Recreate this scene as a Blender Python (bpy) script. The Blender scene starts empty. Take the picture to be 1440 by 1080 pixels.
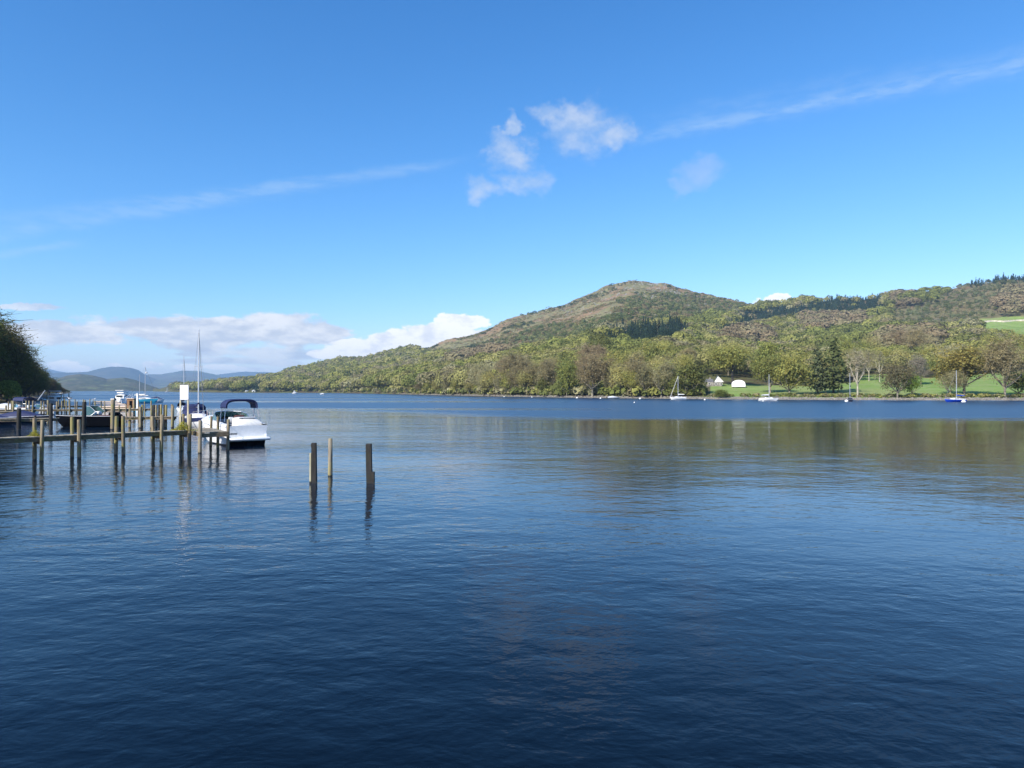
import bpy, math, random
import numpy as np
from mathutils import Vector, Matrix
R = math.radians
rnd = random.Random(7)
rng = np.random.default_rng(11)
scene = bpy.context.scene
COL = scene.collection

# ------------------------------------------------------------------ camera geometry
F = 998.0; CX, CY = 720.0, 540.0; HZ = 549.0; CAMZ = 3.2
TILT = math.atan((HZ - CY) / F)
def ray(px, py):
    x = (px - CX) / F; v = (CY - py) / F
    c, s = math.cos(TILT), math.sin(TILT)
    return (x, c - s * v, s + c * v)
def at(px, py, Y):
    d = ray(px, py); t = Y / d[1]
    return Vector((d[0] * t, Y, CAMZ + d[2] * t))
def wpt(px, Y, z=0.0):
    return Vector(((px - CX) / F * Y, Y, z))
def zat(py, Y):
    return CAMZ + (HZ - py) / F * Y
def on_water(px, py):
    Y = CAMZ * F / (py - HZ)
    return wpt(px, Y)

# ------------------------------------------------------------------ tagging helpers
def tag(o, label=None, cat=None, group=None, kind=None):
    if label: o['label'] = label
    if cat: o['category'] = cat
    if group: o['group'] = group
    if kind: o['kind'] = kind
    return o
def empty(name, loc=(0, 0, 0), rz=0.0):
    o = bpy.data.objects.new(name, None); COL.objects.link(o)
    o.location = loc; o.rotation_euler = (0, 0, rz); o.empty_display_size = 0.3
    return o
def link(name, me, parent=None):
    o = bpy.data.objects.new(name, me); COL.objects.link(o)
    if parent is not None: o.parent = parent
    return o
def copy_tree(o, parent=None):
    c = o.copy(); COL.objects.link(c)
    if parent is not None:
        c.parent = parent
    for ch in list(o.children):
        copy_tree(ch, c)
    return c

# ------------------------------------------------------------------ materials
def new_mat(name):
    m = bpy.data.materials.new(name); m.use_nodes = True
    nt = m.node_tree; nt.nodes.clear()
    out = nt.nodes.new('ShaderNodeOutputMaterial')
    return m, nt, out
class NT:
    def __init__(s, nt): s.nt = nt
    def n(s, t, **kw):
        x = s.nt.nodes.new(t)
        for k, v in kw.items(): setattr(x, k, v)
        return x
    def l(s, a, b): s.nt.links.new(a, b)
    def val(s, sock, v):
        if isinstance(v, bpy.types.NodeSocket): s.l(v, sock)
        else: sock.default_value = v
    def m(s, op, a, b=None, c=None, clamp=False):
        x = s.n('ShaderNodeMath', operation=op); x.use_clamp = clamp
        s.val(x.inputs[0], a)
        if b is not None: s.val(x.inputs[1], b)
        if c is not None: s.val(x.inputs[2], c)
        return x.outputs[0]
    def vm(s, op, a, b=None):
        x = s.n('ShaderNodeVectorMath', operation=op); s.val(x.inputs[0], a)
        if b is not None: s.val(x.inputs[1], b)
        return x
    def noise(s, vec, scale, detail=4, rough=0.55, dist=0.0):
        x = s.n('ShaderNodeTexNoise'); s.l(vec, x.inputs['Vector'])
        x.inputs['Scale'].default_value = scale; x.inputs['Detail'].default_value = detail
        x.inputs['Roughness'].default_value = rough; x.inputs['Distortion'].default_value = dist
        return x.outputs['Fac']
    def mapping(s, vec, scale=(1, 1, 1), loc=(0, 0, 0), rot=(0, 0, 0)):
        x = s.n('ShaderNodeMapping'); s.l(vec, x.inputs['Vector'])
        x.inputs['Scale'].default_value = scale; x.inputs['Location'].default_value = loc
        x.inputs['Rotation'].default_value = rot
        return x.outputs[0]
    def smooth(s, v, a, b, o0=0.0, o1=1.0):
        x = s.n('ShaderNodeMapRange', interpolation_type='SMOOTHSTEP'); s.val(x.inputs['Value'], v)
        x.inputs['From Min'].default_value = a; x.inputs['From Max'].default_value = b
        x.inputs['To Min'].default_value = o0; x.inputs['To Max'].default_value = o1
        return x.outputs[0]
    def mix(s, f, a, b, blend='MIX'):
        x = s.n('ShaderNodeMix', data_type='RGBA', blend_type=blend)
        s.val(x.inputs[0], f)
        for sock, v in ((x.inputs[6], a), (x.inputs[7], b)):
            if isinstance(v, tuple) and len(v) == 3: v = v + (1,)
            s.val(sock, v)
        return x.outputs[2]
def simple(name, col, rough=0.5, metal=0.0, var=0.12, scale=6.0, spec=0.5, bump=0.0, alpha=None, trans=0.0):
    m, nt, out = new_mat(name); N = NT(nt)
    b = N.n('ShaderNodeBsdfPrincipled'); N.l(b.outputs[0], out.inputs[0])
    tc = N.n('ShaderNodeTexCoord').outputs['Object']
    nz = N.noise(tc, scale, 5)
    f = N.smooth(nz, 0.3, 0.7, 1 - var, 1 + var * 0.5)
    c = N.vm('SCALE', (col[0], col[1], col[2])); N.l(f, c.inputs['Scale'])
    N.l(c.outputs[0], b.inputs['Base Color'])
    b.inputs['Roughness'].default_value = rough; b.inputs['Metallic'].default_value = metal
    b.inputs['Specular IOR Level'].default_value = spec
    if trans: b.inputs['Transmission Weight'].default_value = trans
    if bump:
        bp = N.n('ShaderNodeBump'); bp.inputs['Distance'].default_value = bump; bp.inputs['Strength'].default_value = 1
        N.l(nz, bp.inputs['Height']); N.l(bp.outputs[0], b.inputs['Normal'])
    return m
def wood_mat(name, base, dark, moss=0.6, mosscol=(0.20, 0.19, 0.03), wet=True, vertical=True):
    m, nt, out = new_mat(name); N = NT(nt)
    b = N.n('ShaderNodeBsdfPrincipled'); N.l(b.outputs[0], out.inputs[0])
    pos = N.n('ShaderNodeNewGeometry').outputs['Position']
    sc = (18, 18, 1.2) if vertical else (6, 6, 14)
    g = N.noise(N.mapping(pos, sc), 1.0, 5, 0.65)
    c = N.mix(N.smooth(g, 0.35, 0.68), dark, base)
    mz = N.noise(pos, 2.3, 5, 0.6)
    mm = N.m('MULTIPLY', N.smooth(mz, 0.48, 0.62), moss)
    c = N.mix(mm, c, mosscol)
    b.inputs['Roughness'].default_value = 0.8
    if wet:   # wet, algae-blackened band where the water laps at the timber
        z = N.n('ShaderNodeSeparateXYZ'); N.l(pos, z.inputs[0])
        zz = N.m('ADD', z.outputs[2], N.m('MULTIPLY', N.m('SUBTRACT', mz, 0.5), 0.25))
        wf = N.smooth(zz, 0.02, 0.10, 1.0, 0.0)
        c = N.mix(wf, c, (0.012, 0.012, 0.01))
        N.l(N.m('SUBTRACT', 0.8, N.m('MULTIPLY', wf, 0.45)), b.inputs['Roughness'])
    N.l(c, b.inputs['Base Color'])
    bp = N.n('ShaderNodeBump'); bp.inputs['Distance'].default_value = 0.01
    N.l(g, bp.inputs['Height']); N.l(bp.outputs[0], b.inputs['Normal'])
    return m
M = {}
M['white'] = simple('white_gelcoat', (0.80, 0.80, 0.79), 0.25, var=0.06)
M['offwhite'] = simple('offwhite_vinyl', (0.66, 0.65, 0.62), 0.5, var=0.1, bump=0.004)
M['grey'] = simple('grey_deck', (0.35, 0.37, 0.40), 0.6)
M['lgrey'] = simple('light_grey_paint', (0.55, 0.57, 0.6), 0.5)
M['navy'] = simple('navy_canvas', (0.006, 0.014, 0.07), 0.75, var=0.25, bump=0.01)
M['blue'] = simple('blue_paint', (0.01, 0.05, 0.42), 0.3)
M['cyan'] = simple('turquoise_paint', (0.05, 0.42, 0.62), 0.35)
M['black'] = simple('black_paint', (0.0035, 0.004, 0.006), 0.7, spec=.02)
M['darkhull'] = simple('dark_navy_hull', (0.010, 0.014, 0.03), 0.4, spec=.2)
M['metal'] = simple('brushed_aluminium', (0.62, 0.64, 0.66), 0.35, 0.6)
M['steel'] = simple('stainless_steel', (0.6, 0.6, 0.6), 0.2, 0.9)
M['wire'] = simple('rigging_wire', (0.2, 0.21, 0.22), 0.5, 0.5)
M['brown'] = simple('varnished_brown_wood', (0.30, 0.16, 0.07), 0.5, var=0.3)
M['tan'] = simple('tan_boards', (0.74, 0.58, 0.44), 0.95, var=0.15, spec=.05)
M['upholstery'] = simple('dark_red_brown_vinyl', (0.10, 0.04, 0.035), 0.6)
M['glass'] = simple('teal_tinted_glass', (0.10, 0.22, 0.22), 0.08, var=0.03, trans=0.55)
M['dglass'] = simple('dark_window_glass', (0.02, 0.03, 0.04), 0.08)
M['sail'] = simple('white_sailcloth', (0.78, 0.77, 0.74), 0.8, var=0.1, bump=0.01)
M['signwhite'] = simple('white_sign_face', (0.85, 0.85, 0.86), 0.5, var=0.03)
M['buoy'] = simple('white_buoy_plastic', (0.82, 0.81, 0.78), 0.35)
M['yellow'] = simple('beak_yellow', (0.7, 0.4, 0.04), 0.5)
M['gull_white'] = simple('gull_white_feathers', (0.85, 0.85, 0.85), 0.8)
M['gull_grey'] = simple('gull_grey_feathers', (0.32, 0.34, 0.37), 0.8)
M['stone'] = simple('grey_stone', (0.22, 0.20, 0.175), 0.9, var=0.4, scale=1.2, bump=0.05)
M['slate'] = simple('slate_roof', (0.12, 0.12, 0.13), 0.7, var=0.3, scale=1.5)
M['render'] = simple('white_limewash', (0.78, 0.77, 0.73), 0.8, var=0.08)
M['wood'] = wood_mat('weathered_jetty_timber', (0.32, 0.27, 0.17), (0.12, 0.09, 0.06), 0.6)
M['deckwood'] = wood_mat('jetty_deck_boards', (0.40, 0.35, 0.26), (0.22, 0.18, 0.13), 0.15, wet=False, vertical=False)
M['beam'] = wood_mat('jetty_beam_timber', (0.22, 0.165, 0.10), (0.10, 0.075, 0.045), 0.3, wet=False, vertical=False)
M['darkwood'] = wood_mat('black_creosoted_timber', (0.022, 0.02, 0.017), (0.006, 0.0055, 0.005), 0.3, (0.03, 0.032, 0.012))
M['paleplank'] = wood_mat('pale_lichen_plank', (0.50, 0.48, 0.36), (0.30, 0.28, 0.18), 0.5, (0.38, 0.38, 0.10))
M['palewood'] = wood_mat('pale_weathered_post', (0.33, 0.29, 0.21), (0.15, 0.12, 0.085), 0.5, (0.30, 0.26, 0.08))
M['signpost'] = simple('pale_yellow_timber', (0.50, 0.44, 0.30), 0.7, var=0.2)

def leaf_mat():
    m, nt, out = new_mat('leaves'); N = NT(nt)
    oi = N.n('ShaderNodeObjectInfo').outputs['Color']
    a = N.n('ShaderNodeAttribute', attribute_name='tint').outputs['Color']
    c = N.mix(1.0, a, oi, 'MULTIPLY')
    pos = N.n('ShaderNodeNewGeometry').outputs['Position']
    nz = N.noise(pos, 0.35, 3)
    v = N.vm('SCALE', c); N.l(N.smooth(nz, 0.3, 0.7, 0.85, 1.15), v.inputs['Scale'])
    d = N.n('ShaderNodeBsdfDiffuse'); t = N.n('ShaderNodeBsdfTranslucent')
    N.l(v.outputs[0], d.inputs[0]); N.l(v.outputs[0], t.inputs[0])
    mx = N.n('ShaderNodeMixShader'); mx.inputs[0].default_value = 0.38
    N.l(d.outputs[0], mx.inputs[1]); N.l(t.outputs[0], mx.inputs[2]); N.l(mx.outputs[0], out.inputs[0])
    return m
M['leaf'] = leaf_mat()
M['bark'] = simple('grey_brown_bark', (0.26, 0.23, 0.17), 0.9, var=0.4, scale=1.5)
M['palebark'] = simple('pale_bark', (0.38, 0.35, 0.27), 0.9, var=0.25, scale=1.0)
M['darkbark'] = simple('dark_bark', (0.06, 0.05, 0.042), 0.9, var=0.3, scale=1.0)

# ------------------------------------------------------------------ mesh builder
class MB:
    def __init__(s): s.v = []; s.f = []; s.mi = []; s.mats = []; s.cur = 0
    def mat(s, m):
        if m not in s.mats: s.mats.append(m)
        s.cur = s.mats.index(m); return s
    def add(s, vs, fs, M4=None):
        o = len(s.v)
        for p in vs:
            p = Vector(p)
            if M4 is not None: p = M4 @ p
            s.v.append(p)
        for f in fs: s.f.append([o + i for i in f]); s.mi.append(s.cur)
        return s
    def box(s, c, size, M4=None, bev=0.0, taper=1.0):
        x, y, z = [k / 2 for k in size]; c = Vector(c)
        if bev <= 0:
            vs = [c + Vector(p) for p in ((-x, -y, -z), (x, -y, -z), (x, y, -z), (-x, y, -z), (-x * taper, -y * taper, z), (x * taper, -y * taper, z), (x * taper, y * taper, z), (-x * taper, y * taper, z))]
            return s.add(vs, [(0, 3, 2, 1), (4, 5, 6, 7), (0, 1, 5, 4), (1, 2, 6, 5), (2, 3, 7, 6), (3, 0, 4, 7)], M4)
        b = min(bev, x * .9, y * .9, z * .9)
        def ring(zz, k):
            X, Y2 = x - k, y - k
            return [c + Vector(p) for p in ((-X + b, -Y2, zz), (X - b, -Y2, zz), (X, -Y2 + b, zz), (X, Y2 - b, zz), (X - b, Y2, zz), (-X + b, Y2, zz), (-X, Y2 - b, zz), (-X, -Y2 + b, zz))]
        rs = [ring(-z, b * .8), ring(-z + b, 0), ring(z - b, 0), ring(z, b * .8)]
        return s.loft(rs, closed=True, caps=True, M4=M4)
    def loft(s, rings, closed=True, caps=False, M4=None):
        n = len(rings[0]); vs = [p for r in rings for p in r]; fs = []
        for i in range(len(rings) - 1):
            for j in range(n if closed else n - 1):
                a = i * n + j; b = i * n + (j + 1) % n
                fs.append((a, b, b + n, a + n))
        if caps:
            fs.append(tuple(reversed(range(n)))); fs.append(tuple(range((len(rings) - 1) * n, len(rings) * n)))
        return s.add(vs, fs, M4)
    def tube(s, pts, r, seg=8, M4=None, caps=True):
        pts = [Vector(p) for p in pts]; k = len(pts)
        rr = r if isinstance(r, (list, tuple)) else [r] * k
        rings = []; up = None
        for i, p in enumerate(pts):
            d = (pts[min(i + 1, k - 1)] - pts[max(i - 1, 0)]).normalized()
            if up is None: up = Vector((0, 0, 1)) if abs(d.z) < .9 else Vector((1, 0, 0))
            a = d.cross(up).normalized(); b = a.cross(d).normalized(); up = b
            rings.append([p + (a * math.cos(t) + b * math.sin(t)) * rr[i] for t in [2 * math.pi * q / seg for q in range(seg)]])
        return s.loft(rings, True, caps, M4)
    def prism(s, poly, z0, z1, M4=None):
        n = len(poly)
        vs = [Vector((x, y, z0)) for x, y in poly] + [Vector((x, y, z1)) for x, y in poly]
        fs = [tuple(reversed(range(n))), tuple(range(n, 2 * n))] + [(i, (i + 1) % n, (i + 1) % n + n, i + n) for i in range(n)]
        return s.add(vs, fs, M4)
    def ball(s, c, r, su=12, sv=8, M4=None):
        c = Vector(c); r = r if isinstance(r, (tuple, list)) else (r, r, r)
        rings = []
        for i in range(sv + 1):
            ph = math.pi * i / sv
            rings.append([c + Vector((r[0] * math.sin(ph) * math.cos(t) , r[1] * math.sin(ph) * math.sin(t), -r[2] * math.cos(ph))) for t in [2 * math.pi * q / su for q in range(su)]])
        return s.loft(rings, True, False, M4)
    def build(s, name, mat=None, parent=None, smooth=False):
        me = bpy.data.meshes.new(name); me.from_pydata([tuple(p) for p in s.v], [], s.f)
        mats = s.mats if s.mats else [mat]
        for m in mats: me.materials.append(m)
        if s.mats: me.polygons.foreach_set('material_index', s.mi)
        if smooth:
            me.polygons.foreach_set('use_smooth', [True] * len(me.polygons))
            try: me.set_sharp_from_angle(angle=R(40))
            except Exception: pass
        me.update()
        return link(name, me, parent)

def quads_mesh(name, V, tint, mat):
    n = V.shape[0]; k = V.shape[1]
    me = bpy.data.meshes.new(name)
    me.vertices.add(n * k); me.vertices.foreach_set('co', V.reshape(-1).astype(np.float32))
    me.loops.add(n * k); me.loops.foreach_set('vertex_index', np.arange(n * k, dtype=np.int32))
    me.polygons.add(n)
    me.polygons.foreach_set('loop_start', np.arange(0, n * k, k, dtype=np.int32))
    me.polygons.foreach_set('loop_total', np.full(n, k, dtype=np.int32))
    a = me.attributes.new('tint', 'FLOAT_COLOR', 'POINT')
    c = np.ones((n, k, 4), np.float32); c[:, :, :3] = tint[:, None, :]
    a.data.foreach_set('color', c.reshape(-1))
    me.materials.append(mat); me.update(calc_edges=True)
    return me

# ------------------------------------------------------------------ noise on arrays
_perm = np.random.default_rng(5).random((256, 256))
def vnoise(x, y):
    xi = np.floor(x).astype(int); yi = np.floor(y).astype(int)
    fx = x - xi; fy = y - yi; fx = fx * fx * (3 - 2 * fx); fy = fy * fy * (3 - 2 * fy)
    g = lambda a, b: _perm[a % 256, b % 256]
    return (g(xi, yi) * (1 - fx) + g(xi + 1, yi) * fx) * (1 - fy) + (g(xi, yi + 1) * (1 - fx) + g(xi + 1, yi + 1) * fx) * fy
def fbm(x, y, o=5):
    s = 0; a = .5; t = 0
    for i in range(o):
        s = s + a * vnoise(x + 17.3 * i, y + 9.1 * i); t += a; a *= .5; x = x * 2; y = y * 2
    return s / t
def ip(x, pts):
    xs, ys = zip(*pts); return np.interp(x, xs, ys)

# ------------------------------------------------------------------ east hill terrain
SHORE = [(215, 2100), (240, 1700), (262, 1400), (300, 1150), (330, 1040), (440, 960), (500, 800), (560, 610), (600, 505), (680, 395), (780, 325), (870, 292), (1010, 256), (1180, 238), (1300, 230), (1440, 226), (1620, 220)]
RIDGEY = [(215, 2300), (250, 2000), (330, 1900), (450, 1900), (560, 1850), (700, 1850), (900, 1800), (1000, 1650), (1100, 1500), (1250, 1400), (1440, 1300), (1620, 1250)]
SKY = [(215, 549), (245, 548), (262, 546.5), (300, 544), (346, 537), (392, 530), (428, 518), (474, 510), (511, 509), (539, 502), (560, 496), (606, 490), (636, 479), (667, 470), (680, 475 - 9), (697, 457), (714, 448), (740, 442), (759, 437), (793, 427), (828, 412), (859, 400), (891, 393.5), (917, 396), (944, 401), (962, 407), (983, 412), (1012, 417), (1036, 422), (1055, 427), (1086, 430), (1110, 429), (1131, 424), (1165, 424), (1183, 420), (1214, 422), (1245, 416), (1290, 409), (1336, 405), (1367, 399), (1397, 393), (1440, 391), (1620, 385)]
GEXP = [(215, 1.0), (500, 1.15), (700, 1.3), (950, 1.32), (1100, 1.55), (1620, 1.7)]
def east_z(px, Y, noise=True):
    px = np.asarray(px, float); Y = np.asarray(Y, float)
    Ys = ip(px, SHORE) * (1 + 0.02 * (fbm(px / 14.0, px * 0 + 3.3, 3) - .5)); Yr = ip(px, RIDGEY)
    zr = CAMZ + (HZ - ip(px, SKY)) / F * Yr
    d = Y - Ys; t = np.clip(d / (Yr - Ys), 0, 1)
    z = (zr - 3) * t ** ip(px, GEXP) + 0.075 * d * np.exp(-np.clip(d, 0, None) / 180) + 0.55 * np.clip(d / 2.5, 0, 1)
    over = np.clip(Y - Yr, 0, None); z = z - over * 0.35 - 0.0006 * over ** 2 * 0
    z = np.where(d < 0, np.maximum(d * 0.3, -3), z)
    if noise:
        X = (px - CX) / F * Y
        a = np.clip(d / 150, 0, 1)
        z = z + a * (fbm(X / 130, Y / 130, 5) - .5) * 16 * (0.25 + t) * (1 - .6 * np.clip((t - .8) / .2, 0, 1)) + a * ((fbm(X / 26, Y / 26, 4) - .5) * 9 * (0.12 + t) + np.clip(fbm(X / 40 + 7, Y / 40, 4) - .54, 0, 1) * 45 * np.clip(t - .45, 0, 1))
    return z
def proj(X, Y, Z):
    c, s = math.cos(TILT), math.sin(TILT)
    dz = Z - CAMZ; f = Y * c + dz * s; u = -Y * s + dz * c
    return CX + F * X / f, CY - F * u / f
def on_east(px, py):
    Ys = float(ip(px, SHORE)) + 1; Yr = float(ip(px, RIDGEY))
    Y = np.linspace(Ys, Yr, 900); z = east_z(np.full_like(Y, px), Y)
    _, pyy = proj((px - CX) / F * Y, Y, z)
    i = int(np.argmax(pyy <= py)) if (pyy <= py).any() else len(Y) - 1
    return Vector(((px - CX) / F * Y[i], Y[i], float(z[i])))

def inpoly(x, y, poly):
    x = np.asarray(x, float); y = np.asarray(y, float); r = np.zeros(np.broadcast(x, y).shape, bool); n = len(poly)
    for i in range(n):
        x1, y1 = poly[i]; x2, y2 = poly[(i + 1) % n]
        c = ((y1 > y) != (y2 > y)) & (x < (x2 - x1) * (y - y1) / ((y2 - y1) if y2 != y1 else 1e-9) + x1)
        r ^= c
    return r
P_CON = [[(838, 480), (850, 463), (900, 453), (950, 449), (970, 455), (960, 472), (925, 481)],
         [(1009, 465), (1040, 438), (1076, 432), (1159, 422), (1183, 413), (1240, 411), (1243, 433), (1220, 439), (1128, 442), (1101, 446), (1055, 455), (1015, 468)],
         [(472, 519), (500, 515), (528, 517), (524, 531), (478, 531)], [(322, 530), (345, 526), (388, 527), (386, 548), (322, 551)],
         [(430, 532), (455, 530), (462, 540), (432, 543)],
         [(550, 503), (580, 496), (582, 506), (552, 512)]]
P_BROWN = [[(1125, 445), (1150, 430), (1190, 431), (1222, 440), (1215, 456), (1150, 462), (1128, 458)], [(1250, 425), (1262, 410), (1285, 411), (1292, 424), (1270, 430)],
           [(1400, 440), (1402, 410), (1440, 398), (1620, 395), (1620, 440)], [(1012, 480), (1020, 458), (1050, 455), (1085, 470), (1080, 484)], [(1235, 488), (1240, 468), (1310, 458), (1318, 484), (1290, 492)],
           [(805, 545), (815, 505), (845, 498), (862, 520), (855, 550)], [(700, 545), (705, 520), (735, 515), (750, 540)], [(620, 500), (700, 480), (740, 490), (700, 500), (640, 510)]]
P_BRIGHT = [[(1128, 468), (1180, 458), (1262, 455), (1262, 468), (1200, 476), (1130, 478)], [(845, 490), (860, 480), (900, 480), (905, 492)], [(785, 555), (790, 512), (812, 510), (805, 555)], [(900, 515), (905, 503), (925, 502), (932, 515)], [(960, 440), (985, 435), (1020, 440), (1010, 450), (965, 452)], [(1260, 420), (1300, 405), (1340, 405), (1300, 425)]]
P_LAWN = [[(1052, 566), (1055, 541), (1130, 543), (1200, 538), (1214, 528), (1280, 524), (1300, 532), (1380, 526), (1440, 522), (1620, 520), (1620, 566)], [(1000, 566), (1000, 540), (1060, 541), (1060, 566)]]
P_FIELD = [(1378, 466), (1378, 449), (1410, 446), (1620, 438), (1620, 468), (1440, 474), (1400, 468)]
FELL = [(600, 480), (660, 480), (700, 474), (760, 462), (840, 448), (880, 436), (930, 424), (1000, 418), (1060, 424), (1100, 410)]
HEATH_TOP = [(590, 492), (640, 492), (680, 486), (720, 470), (760, 456), (800, 447), (830, 437), (860, 422), (900, 414), (940, 411), (975, 412), (1010, 417), (1060, 428), (1100, 415)]
HEATH_LO = [(590, 492), (640, 496), (680, 494), (740, 487), (800, 478), (850, 462), (900, 452), (960, 447), (1010, 440), (1060, 430), (1100, 415)]
def anypoly(x, y, ps):
    r = np.zeros(np.broadcast(np.asarray(x), np.asarray(y)).shape, bool)
    for p in ps: r |= inpoly(x, y, p)
    return r

def build_grid(name, PX, YY, ZZ, colr, mat):
    nr, nc = PX.shape
    X = (PX - CX) / F * YY
    V = np.stack([X, YY, ZZ], -1).reshape(-1, 3)
    idx = np.arange(nr * nc).reshape(nr, nc)
    Q = np.stack([idx[:-1, :-1], idx[:-1, 1:], idx[1:, 1:], idx[1:, :-1]], -1).reshape(-1, 4)
    me = bpy.data.meshes.new(name); n = len(Q)
    me.vertices.add(len(V)); me.vertices.foreach_set('co', V.reshape(-1).astype(np.float32))
    me.loops.add(n * 4); me.loops.foreach_set('vertex_index', Q.reshape(-1).astype(np.int32))
    me.polygons.add(n); me.polygons.foreach_set('loop_start', np.arange(0, n * 4, 4, dtype=np.int32)); me.polygons.foreach_set('loop_total', np.full(n, 4, np.int32))
    me.polygons.foreach_set('use_smooth', np.ones(n, bool))
    if colr is not None:
        a = me.attributes.new('cover', 'FLOAT_COLOR', 'POINT'); c = np.ones((nr * nc, 4), np.float32); c[:, :3] = colr.reshape(-1, 3)
        a.data.foreach_set('color', c.reshape(-1))
    me.materials.append(mat); me.update(calc_edges=True)
    o = link(name, me); o['kind'] = 'structure'
    return o
def ground_mat(name, sc=1.0):
    """cover.r = fell, cover.g = mown grass, cover.b = shore stones, rest woodland floor"""
    m, nt, out = new_mat(name); N = NT(nt)
    b = N.n('ShaderNodeBsdfPrincipled'); N.l(b.outputs[0], out.inputs[0])
    b.inputs['Roughness'].default_value = 1.0; b.inputs['Specular IOR Level'].default_value = 0.1
    pos = N.n('ShaderNodeNewGeometry').outputs['Position']
    cv = N.n('ShaderNodeSeparateColor'); N.l(N.n('ShaderNodeAttribute', attribute_name='cover').outputs['Color'], cv.inputs[0])
    n1 = N.noise(pos, 0.012 * sc, 6, 0.65); n2 = N.noise(pos, 0.05 * sc, 6, 0.7); n3 = N.noise(pos, 0.25 * sc, 5, 0.7); n4 = N.noise(pos, 0.03, 5, 0.75, 1.0)
    wood = N.mix(N.smooth(n2, .4, .6), (0.085, 0.065, 0.04), (0.10, 0.11, 0.04))
    grass = N.mix(N.smooth(n3, .4, .6), (0.155, 0.15, 0.065), (0.23, 0.205, 0.10))
    brack = N.mix(N.smooth(n3, .35, .65), (0.27, 0.175, 0.095), (0.19, 0.135, 0.075))
    fell = N.mix(N.smooth(n1, .47, .60), grass, brack)
    fell = N.mix(N.m('MULTIPLY', N.m('MULTIPLY', N.smooth(n4, .55, .62), N.smooth(n3, .45, .6)), .8), fell, (0.27, 0.26, 0.235))
    fell = N.mix(N.m('MULTIPLY', N.smooth(N.noise(pos, 0.11, 6, .8), .52, .60), 0.75), fell, (0.065, 0.065, 0.035))
    fell = N.mix(N.m('MULTIPLY', N.smooth(n2, .58, .66), 0.5), fell, (0.09, 0.10, 0.045))
    lawn = N.mix(N.smooth(n2, .4, .6), (0.15, 0.235, 0.05), (0.20, 0.29, 0.075)); lawn = N.mix(N.smooth(n3, .45, .62), lawn, (0.22, 0.27, 0.10)); lawn = N.mix(N.m('MULTIPLY', N.smooth(n1, .5, .62), .5), lawn, (0.24, 0.24, 0.10))
    stones = N.mix(N.smooth(N.noise(pos, 1.3, 4, .8), .4, .6), (0.22, 0.19, 0.16), (0.08, 0.07, 0.055))
    c = N.mix(cv.outputs[0], wood, fell); c = N.mix(cv.outputs[1], c, lawn); c = N.mix(cv.outputs[2], c, stones)
    N.l(c, b.inputs['Base Color'])
    bp = N.n('ShaderNodeBump'); bp.inputs['Distance'].default_value = 1.5; bp.inputs['Strength'].default_value = 0.6
    N.l(n3, bp.inputs['Height']); N.l(bp.outputs[0], b.inputs['Normal'])
    return m
GM = ground_mat('fellside_and_meadow')
def east_terrain():
    pxs = np.linspace(215, 1620, 520); s = np.concatenate([[-.03, -.01, -.004, 0.0, 0.0012, .003], np.linspace(.006, 1, 330), np.linspace(1.02, 1.25, 14)])
    PX, S = np.meshgrid(pxs, s)
    Ys = ip(PX, SHORE); Yr = ip(PX, RIDGEY)
    YY = np.where(S < 0, Ys * (1 + S * 2), Ys * (Yr / Ys) ** S)
    ZZ = east_z(PX, YY)
    X = (PX - CX) / F * YY
    qx, qy = proj(X, YY, ZZ)
    wob = (fbm(X / 60, YY / 60, 4) - .5) * 16
    fell = np.clip((ip(qx, HEATH_LO) - qy + wob) / 6, 0, 1) * ((qx > 560) & (qx < 1110))
    scrub = ((qx > 1255) & (qy < 452)).astype(float) * .55
    fell = np.maximum(fell, scrub)
    lawn = (anypoly(qx, qy, P_LAWN) | inpoly(qx, qy, P_FIELD)).astype(float)
    # pale field track / wall on the upper field is its own object; scrubby slope is greenish
    d = YY - Ys * (1 + 0.02 * (fbm(PX / 14.0, PX * 0 + 3.3, 3) - .5))
    stone = np.clip(1 - (d - .8) / .8, 0, 1) * (PX > 560)
    return build_grid('hill', PX, YY, ZZ, np.stack([fell, lawn, stone], -1), GM)
east_terrain()

# west shore (left headland)
WSH = [(60, -64), (85, -75), (110, -84), (140, -99), (180, -124), (230, -157), (300, -200), (400, -262), (550, -350), (700, -440), (900, -560), (1150, -712)]
def west_x(Y): return float(ip(Y, WSH))
def west_z(X, Y):
    d = ip(Y, WSH) - X + 3 * (fbm(np.asarray(Y) / 15., np.asarray(Y) * 0 + 1, 3) - .5)
    z = np.where(d < 0, np.maximum(d * .3, -2), .5 * np.clip(d / 2., 0, 1) + .10 * d)
    return np.minimum(z, 16 + 2 * fbm(X / 30, np.asarray(Y) / 30, 3))
def west_terrain():
    Ys = np.concatenate([np.linspace(60, 400, 90), np.linspace(410, 1150, 60)]); ds = np.concatenate([[-6, -2, 0, .5, 1, 2, 3], np.linspace(5, 260, 40)])
    YY, D = np.meshgrid(Ys, ds); X = ip(YY, WSH) - D
    ZZ = west_z(X, YY)
    end = np.clip((1150 - YY) / 60, 0, 1); ZZ = ZZ * end - 2 * (1 - end)
    PX = X / YY * F + CX
    z = np.zeros_like(PX)
    st = ((D > -1) & (D < 3)).astype(float)
    build_grid('headland_ground', PX[:, ::-1], YY[:, ::-1], ZZ[:, ::-1], np.stack([z, z, st], -1), GM)
west_terrain()

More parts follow.
